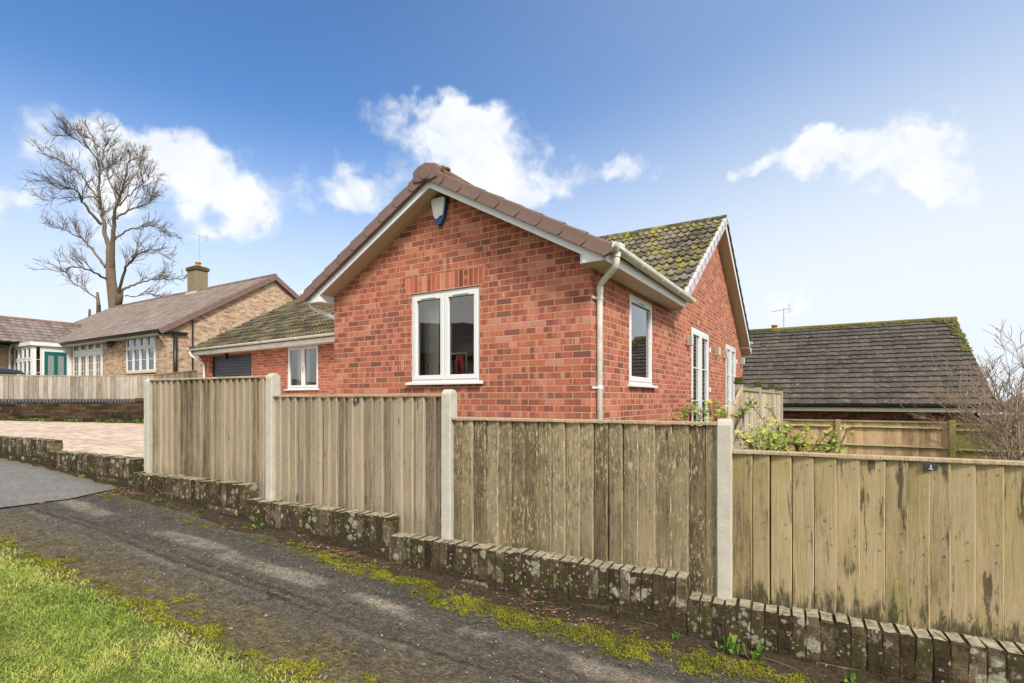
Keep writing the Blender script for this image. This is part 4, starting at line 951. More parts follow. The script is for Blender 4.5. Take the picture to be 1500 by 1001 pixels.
mb = MB(); xv = rx(1134); mb.tube([BV(xv,hs+.1,rh-.1), BV(xv,hs+.1,rh+.16), BV(xv,hs+.1,rh+.20)], [.10,.10,.13], 12); mb.tube([BV(xv,hs+.1,rh+.20), BV(xv,hs+.1,rh+.24)], [.15,.12], 12); mb.build('flue_vent', terra, bung)
# low outbuilding further right
ob = thing('flat_roofed_outbuilding', 'low outbuilding with a white roof edge, right of the dark-roofed bungalow', 'outbuilding', (22.5, 22.0, -3), brz)
mb = MB(); mb.box((-3.2,0,0),(5,4,2.35)); mb.build('wall', brick_brown, ob)
mb = MB(); mb.box((-3.5,-.3,2.35),(5.2,4.2,2.5)); mb.build('roof', tile_dark, ob)
mb = MB(); mb.box((-3.5,-.34,2.32),(5.2,-.30,2.45)); mb.build('fascia', upvc, ob)
# ================================================================== garden fences at the back on the right
W0 = Vector((8.736, 10.5)); Wd = Vector((.851,-.5254))
bf = thing('back_garden_fence', 'tan board fence with rails facing us, turning green at its right end', 'fence', (W0.x, W0.y, -2.3), math.atan2(Wd.y, Wd.x))
BFM = Matrix.Translation((0,0,2.3))
for k, (a, b, m_, zt) in enumerate(((-3.45,-1.98,wood_warm,-.475),(-1.88,-.05,wood_warm,-.475),(.05,1.98,wood_green,-.50),(2.08,4.0,wood_green,-.52))):
    mb = MB(BFM @ Matrix.Translation((0,.06,0))); boards(mb, a, b, -2.2, zt, .085, .105, .018, .006); p = mb.build('fence_panel', m_, bf); p['label'] = ('short tan panel','tan panel','green algae-covered panel','green panel at the far right')[k]
    rl = wood_rail2 if k < 2 else wood_green
    for zr in (zt-.11, zt-.50, -1.9): mb = MB(BFM); mb.prism([(a,.045,zr-.035),(a,-.01,zr-.01),(a,.045,zr+.025)], (b-a,0,0)); mb.build('cross_rail', rl, p)
    mb = MB(BFM); mb.box((a,.0,zt-.004),(b,.075,zt+.022)); mb.build('capping_rail', wood_rail2, p)
for x, m_, zt in ((-1.93,wood_rail2,-.44),(0,wood_green,-.42),(2.03,wood_green,-.46)):
    mb = MB(BFM); mb.box((x-.05,-.05,-2.3),(x+.05,.05,zt)); mb.build('wooden_post', m_, bf, bevel=.006)
WE = Vector((6.166, 12.09)); gr_d = Vector((.525,.851))
gf = thing('grey_side_fence', 'tall grey board fence with mossy square post caps running back from the house side', 'fence', (WE.x, WE.y, -1.8), math.atan2(-gr_d.y, -gr_d.x))
GM = Matrix.Translation((0,0,1.8))
pst = [.30, 2.24, 4.22, 6.12]
for k in range(3):
    a, b = pst[k]+.05, pst[k+1]-.05; mb = MB(GM @ Matrix.Rotation(PI, 4, 'Z') @ Matrix.Translation((0,0,0)))
    mb = MB(GM @ Matrix.Scale(-1, 4, (0,1,0))); boards(mb, a, b, -1.75, .13, .10, .135, .02, .008); p = mb.build('fence_panel', wood_gate, gf); p.data.flip_normals()
    mb = MB(GM); mb.box((a,-.03,.115),(b,.035,.158)); mb.build('capping_rail', wood_rail2, p)
for x in pst:
    mb = MB(GM); mb.box((x-.045,-.045,-1.8),(x+.045,.045,.20)); ps_ = mb.build('wooden_post', wood_gate, gf, bevel=.004)
    mb = MB(GM); mb.box((x-.06,-.06,.20),(x+.06,.06,.235)); mb.prism([(x-.05,-.05,.235),(x+.05,-.05,.235),(x+.05,.05,.235),(x-.05,.05,.235)], (0,0,.05)); mb.build('post_cap', moss_m, ps_, bevel=.01)
mb = MB(GM); mb.prism([(6.16,.01,.15),(7.26,.01,-.30),(7.26,.01,-.42),(6.16,.01,.03)], (0,.035,0)); rk_ = mb.build('sloping_rail', wood_rail, gf, bevel=.003)
mb = MB(GM @ Matrix.Scale(-1, 4, (0,1,0))); boards(mb, 6.18, 7.2, -1.75, lambda x: .0-.41*(x-6.18), .10, .13, .02, .008); o_ = mb.build('fence_panel', wood_gate, gf); o_.data.flip_normals()
# ================================================================== buff brick bungalow up the slope on the left
UB = Vector((-13.37, 20.0)); ux_ = Vector((.851,-.525)); uy_ = Vector((.525,.851)); UZ = .1
buff = thing('buff_brick_bungalow', 'buff brick bungalow with pinkish-brown tiled roof, white cottage windows and teal door', 'house', (UB.x, UB.y, UZ), HRZ)
UM = Matrix.Translation((0,0,-UZ))
def U(x, y, z): return Vector((x, y, z-UZ))
def ux(px, y):
    k = (px-CX)/F; A = UB+uy_*y; return (k*A.y-A.x)/(ux_.x-k*ux_.y)
def uz(py, x, y): p = UB+ux_*x+uy_*y; return (HY-py)*p.y/F
us_, uh, ue = .618, 4.87, 2.63; cu = 1/math.sqrt(1+us_**2); su = us_*cu; LU = uh/cu
w1 = (ux(185,.35), 0, ux(228,.35)); w1 = (w1[0], uz(547.5,w1[0],.35), w1[2], uz(495,w1[0],.35))
w2 = (ux(107,.35), 0, ux(150.5,.35)); w2 = (w2[0], .12, w2[2], uz(500,w2[0],.35))
mb = MB(); wall_mesh(mb, [(-16,-.3),(-.12,-.3),(-.12,ue+.05),(-16,ue+.05)], [w1, w2], lambda x, z: U(x,.35,z), .10, (0,1,0)); mb.build('front_wall', brick_buff, buff)
mb = MB(); wall_mesh(mb, [(.35,-.6),(9.4,-.6),(9.4,ue+.1),(uh,ue+us_*uh-.12),(.35,ue+.1)], [], lambda y, z: U(-.12,y,z), 0, (-1,0,0)); mb.face([U(-16,9.4,-.5),U(-.12,9.4,-.5),U(-.12,9.4,ue),U(-16,9.4,ue)]); mb.build('gable_wall', brick_buff, buff)
vU = Vector((0,cu,su)); vU2 = Vector((0,-cu,su))
mb = MB(); roof_tiles(mb, U(0,0,ue), (-1,0,0), vU, 84, 19, .20, LU/19, prof_small, 4, .016, wob=.003); roof_tiles(mb, U(0,2*uh,ue), (-1,0,0), vU2, 84, 19, .20, LU/19, prof_small, 2, .016)
# projecting left wing
WH = 2.1
vW = Vector((-cu,0,su)); oW = U(-10.3,-8,ue)
roof_tiles(mb, oW, (0,1,0), vW, 32, 8, .32, WH/cu/8, prof_wave, 6, .024, wob=.003); roof_tiles(mb, U(-14.5,-8,ue), (0,1,0), Vector((cu,0,su)), 32, 8, .32, WH/cu/8, prof_wave, 4, .024)
ru = mb.build('roof', tile_pink, buff)
mb = MB(); slab(mb, U(-.02,0,ue), (-1,0,0), vU, 16.6, LU, .05); slab(mb, U(-.02,2*uh,ue), (-1,0,0), vU2, 16.6, LU, .05); slab(mb, oW, (0,1,0), vW, 10.2, WH/cu, .05); slab(mb, U(-14.5,-8,ue), (0,1,0), Vector((cu,0,su)), 10, WH/cu, .05); mb.build('roof_boarding', dark_m, ru)
mb = MB()
for k in range(37): mb.tube([U(.03-k*.45, uh, ue+us_*uh), U(.03-(k+1)*.45, uh, ue+us_*uh-.004)], .10, 8, rid=random.random())
mb.build('ridge_tiles', tile_brown, ru); mb = MB()
for k in range(22): mb.tube([U(-12.4, -8+k*.45, ue+us_*WH), U(-12.4, -8+(k+1)*.45, ue+us_*WH-.006)], .10, 8, rid=random.random())
mb.build('ridge_tiles', tile_brown, ru)
verge_units('verge_tiles', U(0, uh, ue+us_*uh+.03), -vU, (1,0,0), Vector((0,-su,cu)), 14, LU, .20, tile_verge, buff, thick=.05, curve=.02)
verge_units('verge_tiles', U(0, uh, ue+us_*uh+.03), -vU2, (1,0,0), Vector((0,su,cu)), 14, LU, .20, tile_verge, buff, thick=.05, curve=.02)
mb = MB(UM); mb.box((-11.3,-8,-.2),(-11.5,.3,ue-.1)); mb.box((-13.4,-8,-.2),(-13.6,.3,ue-.1)); mb.box((-13.4,-7.9,-.2),(-11.5,-7.7,ue)); mb.build('wing_wall', brick_buff, buff)
mb = MB(UM); mb.box((-.1,.02,ue-.17),(-9.9,.045,ue-.03)); mb.box((-.1,.045,ue-.17),(-9.9,.35,ue-.155)); mb.build('fascia', upvc_old, buff)
gutter('gutter', buff, (U(.02,-.08,ue-.02), U(-10.2,-.08,ue-.02)), black_m, .085, 1.1, black_m)
mb = MB(UM); mb.box((-.11,-.17,ue-.09),(.03,1.05,ue-.0)); mb.build('verge_foot', black_m, buff)
gutter('gutter', buff, (U(-10.22,-8,ue-.02), U(-10.22,-.1,ue-.02)), black_m, .06, 1.1, black_m)
mb = MB(UM); mb.tube([(-.04,.62,ue-.08),(-.04,.62,-.2)], .075, 10); mb.build('downpipe', black_m, buff, smooth=True)
mb = MB(UM); mb.tube([(-.06,ux and 1.28,ue+.7),(-.06,1.28,-.2)], .03, 8); mb.build('soil_pipe', black_m, buff)
window(buff, U(w1[0],.35,w1[1]), (1,0,0), (0,-1,0), w1[2]-w1[0], w1[3]-w1[1], 4, .06, .055, .03, transom=(w1[3]-w1[1])*.68, bars=((1,2),(1,1)), inset=-.01, gl=glass_dark, label='white four-light cottage window', sillm=terra)
window(buff, U(w2[0],.35,w2[1]), (1,0,0), (0,-1,0), w2[2]-w2[0], w2[3]-w2[1], 4, .07, .10, .10, transom=(w2[3]-w2[1])*.76, bars=((2,5),(2,1)), inset=-.01, gl=glass_dark, name='french_window', label='white full-height french window with small panes', sill=False)
lxp = ux(168,.35); lz = uz(505, lxp, .35)
mb = MB(UM); mb.box((lxp+.10,.35,lz+.05),(lxp+.16,.30,lz+.28)); mb.tube([(lxp+.13,.30,lz+.24),(lxp+.13,.2,lz+.30),(lxp,.18,lz+.20)], .012, 6); mb.tube([(lxp,.18,lz+.10),(lxp,.18,lz+.22)], [.15,.02], 6); lan = mb.build('wall_lantern', black_m, buff)
mb = MB(UM); mb.tube([(lxp,.18,lz-.14),(lxp,.18,lz+.09)], [.07,.12], 6); mb.build('lantern_glass', glass_dark, lan)
for q in range(6):
    a = q*PI/3; mb = MB(UM); mb.tube([(lxp+.07*math.cos(a),.18+.07*math.sin(a),lz-.15),(lxp+.12*math.cos(a),.18+.12*math.sin(a),lz+.1)], .008, 4); mb.build('lantern_bar', black_m, lan)
# corner brick corbel under the eaves
mb = MB(UM)
for q in range(6): mb.box((-.118,.36+q*0,ue-.95+.075*q+.3),(-.10+.0,.34-.05*q,ue-.95+.075*q+.37))
mb.build('brick_corbel', brick_buff, buff)
# glazed porch in the corner
xs = -8.96; py0 = -1.09; pz1 = uz(506, xs, py0)
mb = MB(UM); mb.box((xs-2.4,py0-.10,pz1),(xs+.12,.35,pz1+.16)); pr_ = mb.build('porch_roof', upvc_old, buff)
window(buff, U(xs-2.3,py0,.62), (1,0,0), (0,-1,0), 2.25, pz1-.62, 4, .07, .06, .05, transom=(pz1-.62)*.66, bars=((1,2),(1,1)), inset=0, gl=glass_dark, name='porch_window', sill=False, label='four-light window of the porch front')
mb = MB(UM); mb.box((xs-2.3,py0,-.1),(xs-.05,py0+.12,.62)); mb.build('porch_wall', upvc, buff)
ysd = lambda px: (lambda k, A: -( (k*A.y-A.x)/(k*uy_.y-uy_.x) )*-1 if False else (k*A.y-A.x)/(uy_.x-k*uy_.y))((px-CX)/F, UB+ux_*xs)
ya_, yb_ = ysd(51), ysd(61); yc_, yd_ = ysd(65), ysd(98)
mb = MB(UM); mb.box((xs-.05,py0,-.1),(xs,ya_-.0,pz1)); mb.box((xs-.05,yb_,-.1),(xs,yc_,pz1)); mb.box((xs-.05,yd_,-.1),(xs,.35,pz1)); mb.box((xs-.05,yc_,pz1-.24),(xs,yd_,pz1)); mb.build('porch_frame', upvc, buff)
window(buff, U(xs,ya_,.0), (0,1,0), (1,0,0), yb_-ya_, pz1, 1, .02, .03, bars=(1,4), gl=glass_dark, name='porch_sidelight', sill=False)
mb = MB(UM); mb.box((xs-.04,yc_,.0),(xs-.01,yd_,pz1-.24)); td = mb.build('front_door', teal_m, buff, bevel=.004); td['label'] = 'teal front door with two tall patterned panes'
dw = yd_-yc_
for a, b in ((.16,.42),(.60,.86)):
    mb = MB(UM); mb.box((xs-.009,yc_+dw*a,.35),(xs-.004,yc_+dw*b,pz1-.42)); mb.build('door_pane', plain('obscured_glass', (.22,.26,.26), .25, .35, 26), td)
mb = MB(UM); mb.box((xs-.008,yc_+dw*.05,.72),(xs+.03,yc_+dw*.09,.98)); mb.build('door_handle', steel, td)
mb = MB(UM); mb.tube([(-11.15,-1.2,ue-.05),(-11.2,-1.25,ue-.3),(-11.2,-1.25,-.2)], .045, 8); mb.build('downpipe', upvc, buff)
# chimney
xc = ux(289.5, uh); zr = ue+us_*uh; zt_ = uz(398, xc, uh)
mb = MB(UM); mb.box((xc-.40,uh-.32,zr-.5),(xc+.40,uh+.32,zt_)); ch = mb.build('chimney', chim_m, buff, bevel=.02)
mb = MB(UM); mb.box((xc-.46,uh-.38,zt_),(xc+.46,uh+.38,zt_+.18)); mb.prism([(xc-.38,uh-.3,zt_+.18),(xc+.38,uh-.3,zt_+.18),(xc+.38,uh+.3,zt_+.18),(xc-.38,uh+.3,zt_+.18)], (0,0,.05)); mb.build('chimney_cap', moss_m, ch, bevel=.03)
mb = MB(UM); mb.tube([(xc+.05,uh,zt_+.2),(xc+.05,uh,zt_+.42)], [.14,.11], 12); mb.tube([(xc+.05,uh,zt_+.42),(xc+.05,uh,zt_+.46)], .15, 12); mb.build('chimney_pot', terra, ch)
mb = MB(UM); mb.prism([(xc-.48,uh-.40,zr-.26),(xc+.48,uh-.40,zr-.26),(xc+.45,uh-.36,zr-.10),(xc-.45,uh-.36,zr-.10)], (0,.8,.0)); mb.build('flashing', lead_m, ch)
Uinv = Matrix.Rotation(-HRZ, 3, 'Z')
aerial(buff, U(xc-.02, uh+.1, zt_+.1), uz(345, xc, uh)-zt_-.1, Uinv @ Vector((-.9,-.25,.28)), 1.05, 8)
mb = MB(UM); mb.tube([(xc-.75,uh,zr),(xc-.75,uh,zr+.75)], .012, 5); mb.build('wire_stay', steel, buff)
# ------------------------------------------------------------------ dark retaining wall with a board fence on it
Rd = (R2-R0).normalized(); RL = (R2-R0).length; RRZ = math.atan2(Rd.y, Rd.x)
rwz = -1.1
rwall = thing('retaining_wall', 'low dark brick wall with blue brick coping beyond the paved drive', 'wall', (R0.x, R0.y, rwz), RRZ)
RM = Matrix.Translation((0,0,-rwz))
mb = MB(RM); mb.box((-6,0,-1.1),(RL-.35,.215,-.075)); mb.box((RL-.35,-.01,-1.1),(RL,.22,.03)); mb.build('brickwork', brick_old, rwall)
mb = MB(RM); x = -6
while x < RL-.36: rough_brick(mb, x+.003, x+.067, -.012, .225, -.073, .002+random.uniform(-.003,.003), 1, .002, random.random()); x += .07
mb.build('coping_bricks', bluebrick, rwall)
Rn = Vector((-Rd.y, Rd.x))
r23 = (R3-R2); r23L = r23.length; rv_ = MB(); 
sfence = thing('drive_side_fence', 'silver grey board fence standing behind the dark brick wall along the drive', 'fence', (R0.x, R0.y, rwz), RRZ)
ftop = lambda x: float(np.interp(x, [-6,0,1.45,3.55,RL], [.60,.625,.60,.60,.655]))
mb = MB(RM @ Matrix.Translation((0,.27,0))); 
for a, b in ((-6,-3.9),(-3.9,-2),(-2,-.1),(-.1,1.75),(1.75,3.3),(3.3,RL)):
    mb = MB(RM @ Matrix.Translation((0,.27,0))); boards(mb, a, b, -.3, ftop, .085, .11, .018, .006); p = mb.build('fence_panel', wood_far, sfence)
    mb = MB(RM); mb.prism([(a,.245,ftop(a)),(b,.245,ftop(b)),(b,.245,ftop(b)+.025),(a,.245,ftop(a)+.025)], (0,.05,0)); mb.build('capping_rail', wood_rail2, p)
q0 = R2+Rn*.27
d2 = Vector((R3.x-q0.x, R3.y-q0.y)); L2 = d2.length
RRinv = Matrix.Rotation(math.atan2(d2.y, d2.x)-RRZ, 4, 'Z'); lp = (Matrix.Rotation(-RRZ, 3, 'Z') @ Vector((R2.x+Rn.x*.27-R0.x, R2.y+Rn.y*.27-R0.y, 0)))
M2 = Matrix.Translation((lp.x, lp.y, -rwz)) @ RRinv
ft2 = lambda x: .655+(.905-.655)*x/L2
mb = MB(M2); boards(mb, 0, L2, -1.0, ft2, .09, .115, .018, .006); p = mb.build('fence_panel', wood_far, sfence)
mb = MB(M2); mb.prism([(0,-.025,ft2(0)),(L2,-.025,ft2(L2)),(L2,-.025,ft2(L2)+.025),(0,-.025,ft2(0)+.025)], (0,.05,0)); mb.build('capping_rail', wood_rail2, p)
# ------------------------------------------------------------------ car parked in front of the porch
car = thing('parked_car', 'dark green car at the left edge behind the grey board fence', 'car', (-20.95, 18.3, .02), math.radians(3))
prof = [(-1.0,.55),(-.98,.9),(-.85,1.0),(-.35,1.08),(.45,1.12),(1.0,1.45),(1.5,1.53),(2.3,1.52),(3.0,1.42),(3.35,1.05),(3.4,.6),(3.3,.3),(-.9,.3)]
mb = MB(); ring = {}
hw = .88
def wdt(z): return hw if z < .95 else hw-.28*(z-.95)/.58
P_ = [(2.2-x, z) for x, z in prof]       # front of the car points to +x
for sgn in (-1, 1): ring[sgn] = [mb.pt((x, sgn*wdt(z), z)) for x, z in P_]
n = len(P_)
for k in range(n): mb.idx([ring[-1][k], ring[-1][(k+1)%n], ring[1][(k+1)%n], ring[1][k]])
mb.idx(ring[-1]); mb.idx(ring[1][::-1]); body = mb.build('body', carp_m, car, bevel=.03)
mb = MB(); mb.face([(1.73,-.72,1.135),(1.73,.72,1.135),(1.22,.60,1.445),(1.22,-.60,1.445)]); g_ = mb.build('windscreen', glass_dark, car); g_.location = (.012,0,.015)
for sgn in (-1,1):
    mb = MB(); q = [(1.55,1.12),(1.12,1.42),(.25,1.46),(.25,1.10)]; mb.face([(x, sgn*(wdt(z)+.006), z) for x, z in q][::-sgn]); mb.build('side_window', glass_dark, car)
    mb = MB(); q = [(.18,1.10),(.18,1.46),(-.6,1.42),(-.95,1.10)]; mb.face([(x, sgn*(wdt(z)+.006), z) for x, z in q][::-sgn]); mb.build('side_window', glass_dark, car)
    mb = MB(); mb.tube([(1.45,sgn*.82,1.06),(1.45,sgn*.93,1.08)], .025, 6); mb.prism([(1.36,sgn*.92,1.02),(1.50,sgn*.92,1.04),(1.50,sgn*.92,1.17),(1.38,sgn*.92,1.17)], (0,sgn*.18,0)); mb.build('door_mirror', carp_m, car, bevel=.02)
    mb = MB(); mb.box((3.02,sgn*.55,.72),(3.19,sgn*.84,.88)); mb.build('headlight', alarm_m, car, bevel=.02)
    for x in (2.35,-.35):
        mb = MB(); mb.tube([(x,sgn*.70,.32),(x,sgn*.90,.32)], .32, 24); wh = mb.build('wheel', tyre_m, car)
        mb = MB(); mb.tube([(x,sgn*.895,.32),(x,sgn*.91,.32)], .20, 16); mb.build('rim', steel, wh)
# ================================================================== big bare tree
def limb(mb, pts, r0, r1, n=6):
    pts = [Vector(p) for p in pts]; K = len(pts); mb.tube(pts, [r0+(r1-r0)*(k/(K-1))**.8 for k in range(K)], n)
def refine(pts, sub_=3, wob=.1):
    out = []; P = [Vector(p) for p in pts]
    for i in range(len(P)-1):
        p0 = P[max(0,i-1)]; p1, p2 = P[i], P[i+1]; p3 = P[min(len(P)-1,i+2)]
        for k in range(sub_):
            t = k/sub_; q = .5*((2*p1)+(p2-p0)*t+(2*p0-5*p1+4*p2-p3)*t*t+(3*p1-p0-3*p2+p3)*t*t*t)
            out.append(q+Vector((random.gauss(0,wob), random.gauss(0,wob), random.gauss(0,wob)))*(0 if (i==0 and k==0) else 1))
    out.append(P[-1]); return out
def twigs(mb, p, d, L, r, depth, up=.25, spread=.6, nseg=4, rmin=.006, kids=(2,4)):
    pts = [Vector(p)]; d = Vector(d).normalized(); q = Vector(p); st = L/nseg; dirs = []
    for k in range(nseg):
        d = (d+Vector((random.gauss(0,.16), random.gauss(0,.16), random.gauss(0,.12)+up*.25))).normalized(); q = q+d*st; pts.append(q.copy()); dirs.append(d.copy())
    limb(mb, pts, r, max(rmin, r*.45), 4 if r < .05 else 5)
    if depth <= 0: return
    for k in range(random.randint(*kids)):
        i = random.randint(1, nseg); dd = dirs[i-1]; o_ = dd.orthogonal().normalized(); a = random.uniform(0, 2*PI)
        o_ = Matrix.Rotation(a, 3, dd) @ o_
        nd_ = (dd*math.cos(spread*random.uniform(.6,1.2))+o_*math.sin(spread*random.uniform(.6,1.2)))
        twigs(mb, pts[i], nd_, L*random.uniform(.5,.78), max(rmin, r*random.uniform(.45,.65)), depth-1, up, spread, nseg, rmin, kids)
TZ = 40.0; zx = lambda x, y: (x/3.3375, y/3.3375+170)
def tp(x, y, dz): px, py = zx(x, y); return at(px, py, TZ+dz)
tree = thing('bare_tree', 'tall leafless tree with a thick forking trunk behind the buff bungalow', 'tree', (tp(560,935,0).x, TZ, -.2))
TM = Matrix.Translation(-Vector((tp(560,935,0).x, TZ, -.2)))
limbs = [ # pixel path (zoomed coordinates), depth drift, radii, twig density
 ([(535,760),(528,640),(515,560),(500,470),(482,380),(488,290),(475,180),(425,50)], .5, .42,.04, 16),
 ([(545,760),(548,640),(555,540),(563,470),(590,380),(612,300),(640,180)], -1.0, .42,.04, 15),
 ([(562,500),(600,480),(650,450),(700,440),(740,400),(765,320)], 1.4, .2,.035, 11),
 ([(497,530),(450,480),(400,420),(380,370),(330,350),(270,335),(160,310)], -1.6, .24,.03, 12),
 ([(478,400),(440,350),(400,290),(350,250),(300,220),(240,195),(185,150)], 1.2, .18,.025, 12),
 ([(482,420),(455,400),(400,400),(300,400),(240,410),(170,405)], .8, .13,.02, 8),
 ([(515,740),(480,690),(440,640),(400,600),(360,580),(300,550),(260,545),(190,520)], 1.8, .22,.03, 12),
 ([(522,800),(480,775),(440,755),(350,735),(310,765),(200,745)], -2.2, .20,.03, 8),
 ([(560,605),(600,570),(650,550),(700,540),(740,540),(800,560),(880,600)], 2.0, .17,.025, 11),
 ([(580,890),(590,830),(620,740),(660,690),(700,665),(750,655),(830,695)], -1.6, .26,.03, 11),
 ([(597,850),(640,830),(700,810),(740,800),(800,800),(915,795)], 1.5, .2,.03, 10),
 ([(480,300),(500,270),(550,240),(600,215)], -.6, .1,.02, 6), ([(488,270),(500,200),(520,120),(500,60)], .9, .11,.02, 9),
 ([(482,250),(450,180),(380,120),(300,90)], -1.1, .12,.02, 9), ([(600,380),(650,300),(690,240),(680,170)], .9, .12,.02, 10),
 ([(590,400),(540,330),(530,260),(560,120)], 1.1, .11,.02, 9), ([(585,440),(640,380),(700,330),(730,290)], -1.3, .11,.02, 9), ([(475,150),(440,110),(360,60)], .4, .07,.015, 6),
 ([(480,930),(478,900),(400,840),(360,820),(330,780)], 1.0, .17,.03, 6), ([(610,880),(680,880),(740,870),(790,885)], 1.0, .09,.02, 6)]
tr = MB(TM); br_ = MB(TM)
limb(tr, [tp(570,1010,0), tp(560,935,0), tp(552,870,0), tp(543,800,0), tp(540,720,0), tp(540,680,0), tp(540,640,0)], .42, .25, 12)
tr.tube([tp(482,1000,.6), tp(482,930,.6), tp(476,862,.6)], [.17,.14,.08], 8)
tr.tube([tp(438,1010,.6), tp(438,945,.6)], [.10,.08], 8)
tr.tube([tp(575,940,0), tp(588,880,-.2), tp(592,850,-.3)], [.26,.20,.14], 8)
for path, drift, r0, r1, nt in limbs:
    K = len(path); P = refine([tp(x, y, drift*2.4*(k/(K-1))) for k, (x, y) in enumerate(path)], 4, .035)
    limb(br_, P, r0*.50, r1*.5, 6)
    for k in range(int(nt*2.1)):
        t = random.uniform(.22, 1)**.8; i = min(len(P)-2, int(t*(len(P)-1))); d = (P[i+1]-P[i]).normalized()
        o_ = Matrix.Rotation(random.uniform(0, 2*PI), 3, d) @ d.orthogonal().normalized()
        twigs(br_, P[i], d*.95+o_*.5+Vector((0,0,.18)), random.uniform(.8, 1.7)*(1.25-.72*t), .028*(1.15-.5*t), 2, .22, .42, 4, .0070, (3,4))
tr.build('trunk', bark_m, tree, smooth=True, uv=False); br_.build('crown', bark_m, tree, smooth=True, uv=False)
# ------------------------------------------------------------------ bare shrub on the right
def shrub(name, lab, base, stems, hgt, spread, mat, seed, depth=3, rmin=.003, r=.022, lean=(0,0)):
    random.seed(seed); t = thing(name, lab, 'shrub', tuple(base)); mb = MB(); m2 = MB()
    for k in range(stems):
        a = random.uniform(0, 2*PI); d = Vector((math.cos(a)*spread+lean[0], math.sin(a)*spread*.7+lean[1], 1)).normalized(); L = hgt*random.uniform(.45,.75)
        pts = [Vector((0,0,0))]; q = Vector((math.cos(a)*.05, math.sin(a)*.05, .0)); dd = Vector((d.x*.5, d.y*.5, 1)).normalized(); D_ = []
        for i in range(5): dd = (dd*.6+d*.4+Vector((random.gauss(0,.10), random.gauss(0,.10), 0))).normalized(); q = q+dd*L/5; pts.append(q.copy()); D_.append(dd.copy())
        limb(mb, pts, r, r*.5, 6)
        for i in range(1, 6):
            for _ in range(2 if i > 1 else 1):
                o_ = Matrix.Rotation(random.uniform(0, 2*PI), 3, D_[i-1]) @ D_[i-1].orthogonal().normalized()
                twigs(m2, pts[i], D_[i-1]*.7+o_*.7, hgt*random.uniform(.16,.34), r*.42, depth, .15, .6, 4, rmin, (2,4))
    mb.build('stems', mat, t, smooth=True, uv=False); m2.build('twigs', mat, t, smooth=True, uv=False); return t
p_ = at(1500, 650, 9.0)
shrub('bare_shrub', 'leafless reddish shrub at the right edge, in front of the back fence', (p_.x, 9.0, -2.2), 7, 2.9, .30, twig_m, 21, 3, .0030, .028, lean=(-.06,0))
p_ = at(1440, 600, 11.6)
shrub('bare_shrub', 'paler tangled leafless shrub behind the back fence', (p_.x+.5, 11.6, -2.2), 6, 2.2, .45, plain('tan_bark', (.36,.28,.19), .9, .3, 20), 5, 2, .003, .014, lean=(-.12,0))
# ------------------------------------------------------------------ rose bushes between the fence and the house
def leaf(mb, c, sz, rid):
    d = Vector((random.gauss(0,1), random.gauss(0,1), random.gauss(0,.6))).normalized(); s_ = d.cross(Vector((random.gauss(0,.5), random.gauss(0,.5), 1))).normalized(); n_ = s_.cross(d)
    a = c; b = c+d*sz*.5+s_*sz*.3-n_*sz*.06; e = c+d*sz; f_ = c+d*sz*.5-s_*sz*.3-n_*sz*.06; m_ = c+d*sz*.55
    i = [mb.pt(v) for v in (a, b, e, f_, m_)]; mb.idx([i[0], i[4], i[1]], rid=rid); mb.idx([i[1], i[4], i[2]], rid=rid); mb.idx([i[0], i[3], i[4]], rid=rid); mb.idx([i[3], i[2], i[4]], rid=rid)
def rose(name, lab, base, clumps, seed, lsz=.05):
    random.seed(seed); t = thing(name, lab, 'shrub', tuple(base)); sm, lm = MB(Matrix.Translation(-Vector(base))), MB(Matrix.Translation(-Vector(base)))
    for px, py, Z, rad, n, tone in clumps:
        c = at(px, py, Z); root = Vector(base)+Vector((random.uniform(-.1,.1), random.uniform(-.1,.1), 0))
        midp = root.lerp(c, .6)+Vector((random.uniform(-.08,.08), random.uniform(-.08,.08), .08)); P = refine([root, midp, c], 4, .012); limb(sm, P, .008, .003, 5)
        for k in range(n):
            o_ = Vector((random.gauss(0,.5), random.gauss(0,.6), random.gauss(0,.42)))*rad; e = c+o_
            if k % 3 == 0: limb(sm, [P[-3], P[-2].lerp(e,.5)+Vector((0,0,.01)), e], .003, .0015, 4)
            for _ in range(3): leaf(lm, e+Vector((random.gauss(0,.018), random.gauss(0,.018), random.gauss(0,.018))), lsz*random.uniform(.6,1.15), min(1, max(0, random.gauss(tone,.22))))
    sm.build('stems', stem_m, t, smooth=True, uv=False); lm.build('leaves', rose_m, t, uv=False); return t
b1 = at(1030, 800, 4.3)
rose('rose_bush', 'yellow-green rose bush rising behind the fence beside the french doors', (b1.x, 4.3, -1.05),
 [(1012,600,4.3,.05,14,.35),(1026,606,4.2,.05,16,.5),(1000,607,4.3,.045,10,.5),(1048,603,4.3,.05,14,.75),(1036,592,4.35,.03,5,.6),(1062,608,4.2,.05,14,.7),(985,611,4.2,.03,4,.8),(1090,600,4.2,.035,9,.2),(1100,592,4.2,.03,7,.3),(1083,608,4.2,.035,8,.35),(1048,590,4.3,.022,4,.9),(1015,590,4.3,.02,3,.3)], 3, .047)
b2 = at(1140, 800, 3.9)
